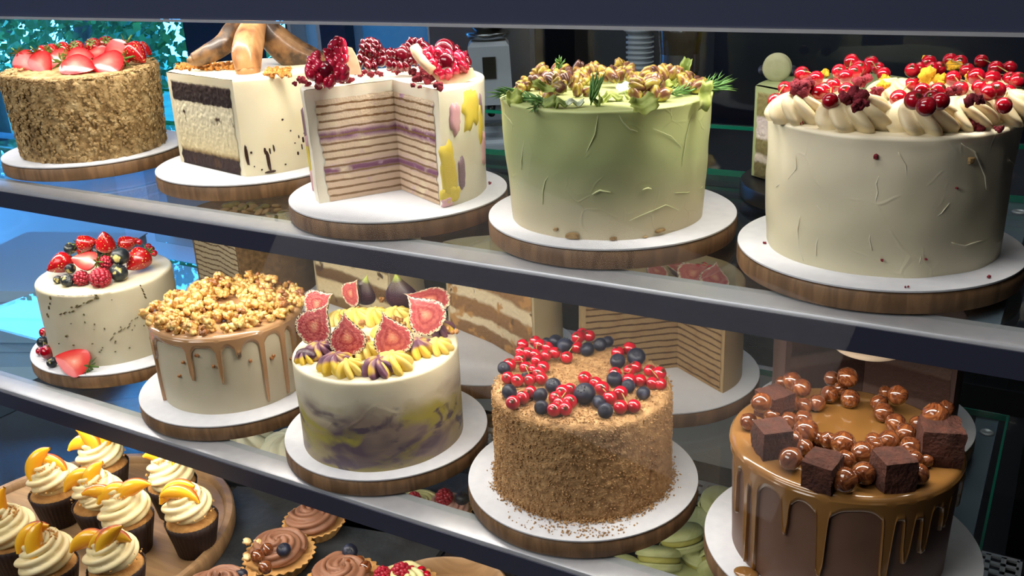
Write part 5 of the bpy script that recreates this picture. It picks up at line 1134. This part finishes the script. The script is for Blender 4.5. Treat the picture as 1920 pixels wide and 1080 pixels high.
for (x0, x1, y0, y1, lf, n, sd) in BX:
    for i in range(n):
        px, py = q(r2.uniform(x0, x1), r2.uniform(y0, y1)); p = on_z(px, py, zt+lf+.004); k = r2.choice((0, 0, 1, 1, 2))
        o = link('pistachio', pmz[k], None, (p.x, p.y, zt+lf)); s = r2.uniform(1.0, 1.5); o.scale = (s, s, s); o.rotation_euler = (r2.uniform(-1.2, 1.2), r2.uniform(-1.2, 1.2), r2.uniform(0, 6))
        tag(o, ('dark roasted ' if k == 2 else 'caramelised green and brown ')+'pistachio '+nn[sd], 'pistachio', ('dark ' if k == 2 else '')+'pistachios '+nn[sd])
m_rm = M('rosemary_leaf', [(.3, (60, 116, 56)), (.7, (128, 170, 96))], scale=60, rough=.45)
def rosemary(label, pa, pb, n=26, L=.016, lift=.006, seed=0, up=.35):
    a, b = on_z(*q(*pa), zt+lift), on_z(*q(*pb), zt+lift+(0 if up < .5 else .02)); r2 = random.Random(seed)
    t = thing('rosemary_sprig', label, 'rosemary', a, 'rosemary on the green cake'); d = b-a; Lt = d.length; u = d.normalized()
    MB().tube([(0, 0, 0), tuple(d*.5+Vector((0, 0, .002))), tuple(d*.85)], [.0009, .0008, .0005], 6).obj('stem', m_rm, t)
    mb = MB(); s1 = u.cross(Vector((0, 0, 1))).normalized(); s2 = s1.cross(u)
    for i in range(n):
        f = .1+.9*i/n; ang = i*2.4; e = (s1*math.cos(ang)+s2*math.sin(ang)*.8); base = d*f*.85
        l = L*r2.uniform(.9, 1.5); dr = (u*.95+e*.42+Vector((0, 0, .1))).normalized(); w = dr.orthogonal().normalized()*.0014; x = dr.cross(w).normalized()*.0006
        m_ = base+dr*l*.5+e*.001; tip = base+dr*l
        mb.add([tuple(base-w*.5), tuple(base+w*.5), tuple(m_+w), tuple(tip), tuple(m_-w), tuple(m_+x), tuple(m_-x)], [(0, 1, 2, 5), (2, 3, 5), (3, 4, 5), (4, 0, 5), (0, 6, 2, 1), (2, 6, 3), (3, 6, 4), (4, 6, 0)])
    mb.obj('needles', m_rm, t, kind='stuff')
rosemary('rosemary sprig sticking out over the left rim of the green cake', (470, 560), (300, 585), 22, .017, .006, 1)
rosemary('rosemary sprig at the front left of the green cake', (660, 640), (470, 610), 22, .016, .004, 2)
rosemary('rosemary sprig pointing down over the front left rim of the green cake', (640, 640), (545, 700), 16, .014, .002, 3)
rosemary('upright rosemary sprig at the front middle of the green cake', (990, 670), (1030, 520), 26, .016, .002, 4, up=.6)
rosemary('rosemary sprig right of the right pistachio cluster', (1560, 590), (1740, 545), 24, .017, .005, 5)
rosemary('rosemary sprig sticking far out over the right rim of the green cake', (1740, 560), (1990, 475), 30, .022, .006, 6)
rosemary('second rosemary sprig under the one at the right rim', (1760, 540), (1990, 530), 24, .020, .003, 7)
rosemary('rosemary sprig standing at the back of the green cake', (740, 420), (770, 330), 14, .014, .014, 8, up=.6)
m_lf = M('green_chip', [(.3, (136, 154, 62)), (.6, (176, 188, 100)), (.8, (200, 206, 144))], scale=70, rough=.5)
m_lfd = M('olive_chip', [(.3, (88, 110, 44)), (.7, (140, 156, 80))], scale=70, rough=.5)
for i, (x, y, w, h, k, tl, l) in enumerate(((420, 610, 26, 22, 0, .9, 'at the left rim'), (700, 645, 26, 20, 1, .7, 'folded, at the front left'), (760, 650, 22, 16, 1, .5, 'small dark one at the front'), (870, 645, 28, 12, 2, .6, 'pale rolled one at the front'), (640, 530, 38, 12, 0, .9, 'long bright one on the left cluster'), (1390, 665, 42, 26, 0, .75, 'large, hanging over the front rim'), (1310, 585, 26, 14, 0, .6, 'right of the middle'), (1245, 540, 24, 18, 2, .8, 'bluish, right of the middle'), (1150, 600, 32, 14, 0, .4, 'at the middle of the front'), (1590, 500, 24, 16, 0, .7, 'on the right cluster'), (1700, 375, 18, 24, 1, 1.3, 'standing at the back right'), (1090, 610, 22, 12, 0, .5, 'left of the middle'), (1050, 640, 14, 10, 1, .6, 'beside the upright rosemary'), (1860, 600, 22, 40, 0, 1.4, 'hanging at the right, behind the rim'))):
    px, py = q(x, y); W_ = w*Z/FPX/2*1.15; H_ = h*Z/FPX/2*1.25; G = []
    for a in range(7):
        G.append([(W_*(2*b/6-1)*(1-.25*abs(a/3-1)**2+.1*math.sin(a*3+i+b)), 0+.004*math.sin(b*1.1+i)+.002*math.cos(a*1.7+i), H_*(2*a/6-1)*(1+.12*math.sin(b*2+i*2))) for b in range(7)])
    p = on_z(px, py, zt+.006+(.012 if i in (4, 10) else 0)); mb = MB().grid(np.array(G)); o = mb.obj('green_chip', (m_lf, m_lfd, M('pale_chip', (210, 220, 196), rough=.5))[k], loc=p)
    sd = o.modifiers.new('s', 'SOLIDIFY'); sd.thickness = .0008; o.rotation_euler = (-(PI/2-tl), .3*math.sin(i*2), yaw(.4*math.sin(i*3)))
    tag(o, 'green dried leaf chip on the pistachio cake, '+l, 'leaf chip', 'leaf chips on the green cake')
# --- toppings seen on the back row
ck = kF; zt = ck.z+ck.H
def macaron_mesh(R, Hh, mat):
    sh = []
    for sg in (1, -1):
        pr = [(R*.93, .12*Hh), (R*1.0, .15*Hh), (R*1.0, .2*Hh), (R*.96, .22*Hh), (R*.98, .30*Hh), (R*.9, .42*Hh), (R*.6, .49*Hh), (.0005, .5*Hh)]
        sh.append(MB().lathe([(r, Hh/2+sg*z) for r, z in pr], 36, cap=False).mesh('macaron_shell', mat))
    return sh, MB().lathe([(R*.8, Hh*.36), (R*.9, Hh*.42), (R*.9, Hh*.58), (R*.8, Hh*.64)], 30).mesh('filling', M('macaron_filling', (176, 168, 90), rough=.6))
m_mac = M('macaron_green', [(.3, (186, 188, 130)), (.7, (204, 204, 152))], scale=60, rough=.6, bump=.3, bscale=300, bdist=.0006)
sh, fl = macaron_mesh(.034, .036, m_mac)
def macaron(label, loc, rot, grp, s=1):
    t = thing('macaron', label, 'macaron', loc, grp, rot)
    for m_ in sh: link('shell', m_, t)
    link('filling', fl, t); t.scale = (s, s, s); return t
m_mg = M('macaron_grey', [(.3, (150, 154, 122)), (.7, (166, 168, 138))], scale=60, rough=.6)
p = on_z(1455, 122, zt+.018); d = VC
t = thing('macaron', 'greyish green macaron standing on edge on the green cut cake', 'macaron', (p.x, p.y, zt), 'macarons on the top shelf')
for m_ in macaron_mesh(.0185, .016, m_mg)[0]: link('shell', m_, t)
for c in t.children: c.rotation_euler = (PI/2+.1, 0, yaw(-.35)); c.location = Vector((0, 0, .018))+VC*.008
for px, l in ((1432, 'left of'), (1484, 'right of')):
    p = on_z(px, 130, zt+.010); place_berry(P_ra if False else P_bb, px, 132, zt, 11, Z+.2, 'dark berry '+l+' the macaron on the green cut cake', 'berries beside the macaron')
# nuts and slices on the pale layered cake, fig petals on the thin layered one
ck = kA; zt = ck.z+ck.H
for i in range(26):
    p = on_z(425+i % 13*9+rnd.uniform(-4, 4), 381+rnd.uniform(-2, 22)+(i % 13), zt)
    o = MB().sphere((0, 0, .003), .010, 12, 8, sc=(1, .8, .4)).obj('pumpkin_seed' if i % 2 else 'almond_flake', M('seed_green', [(.3, (128, 118, 66)), (.7, (166, 150, 96))], scale=50, rough=.5) if i % 2 else M('almond_tan', [(.3, (160, 126, 86)), (.7, (190, 158, 116))], scale=50, rough=.6), loc=p); o.rotation_euler = (rnd.uniform(-.6, .6), rnd.uniform(-.6, .6), rnd.uniform(0, 6))
    tag(o, ('green seed' if i % 2 else 'tan almond flake')+' on top of the pale layered cut cake', 'seed' if i % 2 else 'almond', ('seeds' if i % 2 else 'almond flakes')+' on the pale layered cut cake')
ck = kD; zt = ck.z+ck.H
m_pf = M('pink_fig', [(.3, (170, 120, 116)), (.6, (206, 150, 140)), (.8, (150, 120, 160))], scale=40, rough=.4)
for i, (px, py, L) in enumerate(((1300, 512, .05), (1340, 520, .05), (1230, 508, .04), (1270, 500, .04))):
    face_half(P_fig, px, py, zt+.012, L, 1.2-i*.7, 1.0, 'pinkish fig piece on the thin layered cut cake, '+('in the middle', 'at the right', 'at the left', 'at the back')[i], 'fig pieces on the back row cake', .3*i)
sprig('few redcurrants on the thin layered cut cake seen through the glass', 'redcurrants on the back row', [(1320, 498, 7), (1331, 503, 7), (1308, 500, 6)], zt, 1.4, .012)
ck = kE; zt = ck.z+ck.H
o = MB().lathe([(.001, 0), (.034, 0), (.04, .003), (.035, .007), (.001, .009)], 30).obj('meringue_disc', M('pale_cream', (206, 184, 160), rough=.6), loc=on_z(1630, 655, zt)); tag(o, 'pale round disc on top of the chocolate cut cake', 'meringue')
# ------------------------------------------------------------------ the deck: cupcakes, tarts, macarons
TR = ZD+.025
tray = thing('wooden_tray', 'round wooden tray with raised rim under the peach cupcakes', 'tray', (-1.262, .748, ZD))
MB().lathe([(.001, .0), (.228, 0), (.238, .004), (.241, .012), (.241, .030), (.238, .034), (.229, .034), (.225, .029), (.224, .022), (.222, .021), (.001, .021)], 110).obj('platter', M('tray_wood', [(0, (104, 80, 58)), (.45, (146, 114, 80)), (.6, (166, 132, 94)), (1, (128, 100, 72))], scale=5, rough=.45, stretch=(.8, 8, 2), dist=1.5), tray, smooth='auto')
TR = ZD+.021
m_bc = M('buttercream', [(.3, (232, 212, 160)), (.7, (242, 226, 180))], scale=30, rough=.4, sss=.15)
m_cup = M('brown_paper_case', [(.3, (40, 26, 24)), (.7, (52, 36, 32))], scale=20, rough=.55)
m_spg = M('sponge', [(.3, (170, 118, 62)), (.7, (200, 150, 86))], scale=90, rough=.9, bump=1, bscale=300, bdist=.002)
def spiral(name, mat, R0, R1, z0, z1, turns, r0, r1, n=160, rn=6, ridge=.27, tw=.30, nn=42):
    P = []; Rr = []
    for i in range(n):
        f = i/(n-1); a = f*turns*2*PI; R = R0+(R1-R0)*f**.9; P.append((R*math.cos(a), R*math.sin(a), z0+(z1-z0)*f)); Rr.append((r0+(r1-r0)*f)*min(1, .35+f*10)*min(1, (1-f)*9+.12))
    return MB().tube(P, Rr, nn, ridge=ridge, rn=rn, twist=tw).mesh(name, mat)
CR = .0385
def cupcake():
    t = thing('cupcake', 'cupcake', 'cupcake')
    n = 144; rows = []
    for r, z in ((.027, 0), (.0275, .001), (.031, .020), (.0355, .040), (CR, .055), (CR-.0008, .0552), (.034, .040)):
        rows.append([(math.cos(2*PI*i/n)*r*(1+.012*math.cos(36*2*PI*i/n)), math.sin(2*PI*i/n)*r*(1+.012*math.cos(36*2*PI*i/n)), z) for i in range(n)])
    mb = MB(); mb.grid(np.array(rows), True); mb.f.append(tuple(range(n-1, -1, -1))); mb.obj('paper_case', m_cup, t)
    MB().lathe([(.001, .030), (.035, .044), (.0365, .051), (.033, .057), (.02, .061), (.001, .062)], 40, cap=False).obj('sponge', m_spg, t)
    link('frosting', spiral('frosting', m_bc, .0265, .004, .068, .106, 2.7, .0145, .0085), t)
    MB().lathe([(.024, .060), (.026, .068), (.018, .088), (.001, .106)], 20, cap=False).obj('frosting_core', m_bc, t)
    r2 = random.Random(8); P = []
    for _ in range(190):
        a = r2.uniform(0, 6.28); rr = .020*r2.random()**.6; P.append((math.cos(a)*rr, math.sin(a)*rr, .108-rr*.55+r2.random()*.004))
    for _ in range(60):
        a = r2.uniform(0, 6.28); rr = r2.uniform(.02, .036); P.append((math.cos(a)*rr, math.sin(a)*rr, .112-rr*1.15))
    scatter(t, 'nut_crumbs', M('cupcake_crumbs', [(.3, (176, 120, 56)), (.6, (214, 166, 96)), (.8, (236, 206, 150))], scale=120, rough=.8), P, .0021, 4, 1)
    return t
P_cup = Stamp(cupcake())
m_peach = M('peach_flesh', [(0, (236, 150, 30)), (.5, (250, 184, 40)), (.85, (252, 196, 60)), (.93, (226, 120, 50)), (1, (170, 60, 40))], source='uv', scale=60, dist=.12, rough=.22, coat=.5, sss=.2)
def peach_mesh(L=.046, Wd=.017, th=.008):
    mb = MB(); rows = []; UV = []; n = 20; m_ = 8
    for i in range(n+1):
        f = i/n; a = (f-.5)*1.5; w = Wd*math.sin(PI*min(.97, max(.03, f)))**.7; tk = th*math.sin(PI*min(.97, max(.03, f)))**.6
        cx, cz = math.sin(a)*L*.62, (math.cos(a)-1)*L*.62; row = []
        nx, nz = math.sin(a), math.cos(a)
        for j in range(m_):
            b = 2*PI*j/m_; u = (math.cos(b)+1)/2
            # wedge section: thick outer (skin) side, thin inner side
            r_ = math.cos(b)*w*.5; s_ = math.sin(b)*tk*(.35+.65*u)
            row.append((cx+nx*r_, s_, cz+nz*r_)); UV.append((u, .5))
        rows.append(row)
    mb.grid(np.array(rows), True); mb.uv = UV; return mb.mesh('peach_slice', m_peach)
me_pe = peach_mesh()
CUPS = [((103, 921), 'at the back left, one peach slice upright', [(-.018, 0, 1.1, .9), (.004, .006, -.3, .5)]), ((195, 872), 'behind the others, under the metal rail', [(-.022, .0, .2, .2), (.012, 0, 1.4, .6), (-.004, -.01, -1.2, .6)]), ((185, 944), 'left behind the centre one', [(-.02, .0, .5, .4), (.0, -.004, 1.2, .4)]), ((238, 972), 'in the centre of the tray, long slices on top', [(-.008, -.002, .35, .5), (.018, -.004, .5, .9), (-.024, 0, -.4, .2)]), ((322, 905), 'partly behind its neighbour, under the rail', [(-.006, .0, -.3, .4)]), ((359, 973), 'at the right of the tray, standing apart', [(-.016, .002, .5, .7), (-.004, -.008, -.2, .6)]), ((22, 1012), 'cut by the left edge of the photo', [(-.026, 0, .7, .6), (-.004, 0, 1.6, .9)]), ((92, 1060), 'at the front left with two crossed slices', [(-.014, .0, .75, .8), (-.004, -.012, 1.5, .2)]), ((218, 1062), 'at the front, slices pointing left', [(-.030, .002, .35, .25), (.002, -.002, .1, .6), (.0, -.01, 1.0, .5)])]
for (c, l, sl) in CUPS:
    p = on_z(c[0], c[1], TR+.055); s = 1.03
    o = P_cup.put((p.x, p.y, TR), (0, 0, rnd.uniform(0, 6)), s, 'peach cupcake '+l, 'peach cupcakes on the wooden tray')
    for k, (dx, dy, ro, up) in enumerate(sl):
        w_ = thing('peach_slice', 'x', 'peach slice') if False else link('peach_slice', me_pe)
        w_.location = Vector((p.x, p.y, TR+.102+up*.012))+VR*dx+VC*(.004-dy)
        w_.rotation_euler = (RZ(yaw(.15*(k-1))).to_3x3()@RX(-.5+.2*k).to_3x3()@RY(-ro).to_3x3()).to_euler()
        w_.scale = (1.5, 1.5, 1.5)
        tag(w_, ('left', 'right', 'lower')[k]+' peach slice on the cupcake '+l.split(',')[0], 'peach slice', 'peach slices on the cupcakes')
# slate plates
m_sl = M('slate', [(.3, (34, 36, 40)), (.7, (56, 60, 64))], scale=18, rough=.6, bump=.8, bscale=50, bdist=.003)
def slate(px, py, sx, sy, rz, label, z=ZD):
    p = on_z(px, py, z+.006); n = 24; mb = MB(); r2 = random.Random(int(px)); lo = []; 
    for i in range(n):
        a = 2*PI*i/n; c, s_ = math.cos(a), math.sin(a); k = 1/max(abs(c), abs(s_)); k *= r2.uniform(.97, 1.02); lo.append((c*k*sx/2, s_*k*sy/2))
    mb.grid(np.array([[(x*.99, y*.99, 0) for x, y in lo], [(x, y, .003) for x, y in lo], [(x*.985, y*.985, .008) for x, y in lo]]), True); mb.f += [tuple(range(n-1, -1, -1)), tuple(range(2*n, 3*n))]
    o = mb.obj('slate_plate', m_sl, loc=(p.x, p.y, z), smooth=False); o.rotation_euler = (0, 0, rz); tag(o, label, 'plate')
slate(560, 1050, .42, .34, .25, 'dark slate plate under the chocolate tarts')
slate(820, 945, .40, .20, .2, 'dark slate plate behind, under the berry tarts')
m_past = M('shortcrust', [(.3, (190, 138, 78)), (.7, (216, 168, 104))], scale=60, rough=.8, bump=.6, bscale=250, bdist=.001)
m_gan = M('chocolate_cream', [(.3, (130, 88, 66)), (.7, (152, 108, 84))], scale=30, rough=.5, sss=.08)
m_vani = M('vanilla_cream', [(.3, (206, 196, 140)), (.7, (224, 214, 164))], scale=30, rough=.45, sss=.1)
m_pink = M('pink_cream', [(.3, (190, 140, 130)), (.7, (206, 160, 148))], scale=30, rough=.5, sss=.08)
def tart(mat, R=.052):
    t = thing('tart', 'tart', 'tart'); n = 192; rows = []
    for r, z, am in ((R*.72, 0, .01), (R*.74, .002, .02), (R*.96, .020, .035), (R*1.0, .022, .04), (R*.98, .0235, .04), (R*.9, .019, .02), (R*.6, .016, 0), (.001, .016, 0)):
        rows.append([(math.cos(2*PI*i/n)*r*(1+am*math.cos(26*2*PI*i/n)), math.sin(2*PI*i/n)*r*(1+am*math.cos(26*2*PI*i/n)), z) for i in range(n)])
    mb = MB(); mb.grid(np.array(rows), True); mb.f.append(tuple(range(n-1, -1, -1))); mb.obj('pastry_shell', m_past, t)
    link('cream', spiral('cream', mat, .034, .002, .027, .040, 2.3, .0135, .010, n=130, rn=6, ridge=.26, tw=.24, nn=42), t)
    MB().lathe([(.030, .018), (.036, .024), (.024, .036), (.001, .042)], 24, cap=False).obj('cream_base', mat, t)
    return t
Tc = Stamp(tart(m_gan)); Tv = Stamp(tart(m_vani)); Tp = Stamp(tart(m_pink))
zt = ZD+.008
def atz(px, py, z): return on_z(px, py, z)
def setberries(items, z, group, who):
    for st, px, py, r, l in items:
        if st == 'h':
            R = r*1.3/FPX; p = on_z(px, py, z+R); s = R/.0098; o = link('hazelnut', me_hz, None, Vector(p)-Vector((0, 0, R))); o.scale = (s,)*3; o.rotation_euler = (rnd.uniform(-.8, .8), rnd.uniform(-.8, .8), 0)
            tag(o, 'glossy hazelnut on '+who+', '+l, 'hazelnut', group)
        elif st == 'n':
            o = MB().sphere((0, 0, .004), .0075, 12, 8, sc=(1, .8, .7), amp=.5, fr=1.5, seed=px).obj('halved_nut', M('nut_white', [(.45, (232, 214, 160)), (.6, (190, 140, 80))], scale=90, rough=.5), loc=on_z(px, py, z)); tag(o, 'pale cut nut on '+who+', '+l, 'nut', group)
        else:
            R = r*1.3/FPX; p = on_z(px, py, z+R*.9)
            if st is P_ra: st.put(Vector(p)-Vector((0, 0, R*.9)), (.7*math.cos(yaw()), .7*math.sin(yaw()), rnd.random()), R/.0095, 'raspberry on '+who+', '+l, group)
            else: place_berry(st, px, py, z, r, 1.3, 'blueberry on '+who+', '+l, group)
p = atz(524, 1040, zt+.02); Tc.put((p.x, p.y, zt), (0, 0, .5), 1.02, 'chocolate cream tart with hazelnuts and one blueberry, left of the metal rail', 'chocolate cream tarts')
setberries([(P_bb, 532, 1031, 15, 'single'), ('h', 503, 1030, 14, 'upper right of four'), ('h', 481, 1046, 15, 'largest, left'), ('h', 506, 1060, 14, 'lowest'), ('n', 464, 1020, 1, 'at the left'), ('n', 484, 1022, 1, 'beside the hazelnuts'), ('n', 464, 1050, 1, 'lowest left')], zt+.036, 'nuts and berries on the nearest chocolate tart', 'the whole chocolate tart')
p = atz(645, 1090, zt+.02); Tc.put((p.x, p.y, zt), (0, 0, 1.5), 1.05, 'chocolate cream tart at the bottom edge, blueberry and hazelnuts at its top', 'chocolate cream tarts')
setberries([(P_bb, 656, 1034, 16, 'at its top'), ('h', 656, 1052, 13, 'left below the berry'), ('h', 681, 1048, 12, 'right below the berry'), ('h', 676, 1064, 13, 'lowest right'), ('n', 655, 1076, 1, 'in the middle')], zt+.034, 'nuts and berries on the cropped chocolate tart', 'the cropped chocolate tart')
p = atz(415, 1112, zt+.02); Tc.put((p.x, p.y, zt), (0, 0, 2.5), 1.05, 'chocolate cream tart in the lower left, only its upper rim in the photo', 'chocolate cream tarts')
place_berry(P_bb, 452, 1078, zt+.03, 14, 1.25, 'blueberry on the lowest chocolate tart', 'berries')
p = atz(760, 1108, zt+.02); Tv.put((p.x, p.y, zt), (0, 0, 1), 1.0, 'cream tart topped with raspberries and currants at the bottom edge', 'fruit tarts')
setberries([(P_ra, 717, 1070, 15, 'left'), (P_ra, 751, 1065, 18, 'biggest')], zt+.034, 'raspberries on the fruit tart', 'the cream tart at the bottom edge')
sprig('redcurrants on the cream tart at the bottom edge', 'redcurrants on tarts', [(772, 1069, 10), (790, 1071, 11), (800, 1078, 9), (781, 1080, 9)], zt+.03, 1.25)
p = atz(590, 975, zt+.02); Tc.put((p.x, p.y, zt), (0, 0, 3), .95, 'tart whose pastry rim peeks out under the lower rail', 'chocolate cream tarts')
for (px, py, st, l, items) in ((835, 935, Tp, 'pink cream tart with raspberry and blueberry seen through the lower shelf glass', [(P_ra, 832, 925, 17, 'left'), (P_bb, 866, 935, 16, 'right')]), (960, 985, Tp, 'pink cream tart beside the crumb cake board seen through the glass', []), (785, 930, Tv, 'greenish cream tart seen through the lower shelf glass', []), (745, 915, Tv, 'fruit tart left of the greenish one, seen through the glass', [(P_ra, 748, 931, 14, 'left'), (P_ra, 772, 930, 13, 'right')])):
    p = atz(px, py+10, zt+.03); st.put((p.x, p.y, zt), (0, 0, px), .8, l, 'tarts under the lower shelf')
    setberries(items, zt+.036, 'berries on the tarts under the shelf', 'a tart under the shelf')
sprig('redcurrants on the pink tart beside the crumb cake board', 'redcurrants on tarts', [(922, 985, 9), (935, 993, 9), (950, 1000, 8)], zt+.034, 1.35)
# meringues behind
def meringue(px, py, R, label):
    p = on_z(px, py, ZD+.02); me = rosette_mesh(R, R*.9, 9, .13, 3.6, M('meringue_white', (226, 220, 196), rough=.6, sss=.1), 'meringue', px)
    o = link('meringue', me, None, (p.x, p.y, ZD+.008)); tag(o, label, 'meringue', 'white meringues behind the cupcakes')
slate(500, 850, .34, .2, .2, 'dark slate plate under the white meringues')
meringue(462, 836, .055, 'white piped meringue at the left, seen through the lower shelf'); meringue(545, 850, .055, 'white piped meringue right of the first, beside the fig cake board'); meringue(520, 890, .04, 'small white meringue under the fig cake board')
# oval wooden dish and macarons
d_ = on_z(850, 1085, ZD+.03); o = MB().lathe([(.001, 0), (.055, 0), (.066, .012), (.070, .034), (.067, .036), (.063, .033), (.056, .010), (.001, .008)], 60).obj('wooden_dish', M('tray_wood', (0, 0, 0)), loc=(d_.x, d_.y, ZD), smooth='auto')
o.scale = (1.1, .62, 1); o.rotation_euler = (0, 0, .3); tag(o, 'small oval wooden dish at the bottom edge beside the fruit tart', 'dish')
ML = [((1165, 1075), ZD+.02, (.5, .15, 0), 'flat at the front left, crumbs on its shell'), ((1235, 1052), ZD+.036, (-.55, .1, 0), 'large, leaning, in front of the others'), ((1282, 1012), ZD+.05, (-.35, -.15, 0), 'under the crumb cake board, upper'), ((1312, 1040), ZD+.02, (.1, .1, 0), 'between the boards, lower'), ((1352, 1062), ZD+.03, (-1.2, .2, 0), 'standing against the brown cake board'), ((1345, 945), ZD+.03, (.3, .2, 0), 'near the air grille at the back'), ((1290, 1085), ZD+.0, (0, 0, 0), 'lowest, at the bottom edge'), ((1315, 985), ZD+.012, (.1, -.2, 0), 'at the back under the crumb cake board')]
for (c, z, r, l) in ML:
    p = on_z(c[0], c[1], z+.018); macaron('pale green macaron '+l, (p.x, p.y, z), (r[0], r[1], yaw()), 'pale green macarons under the lower shelf', .97)
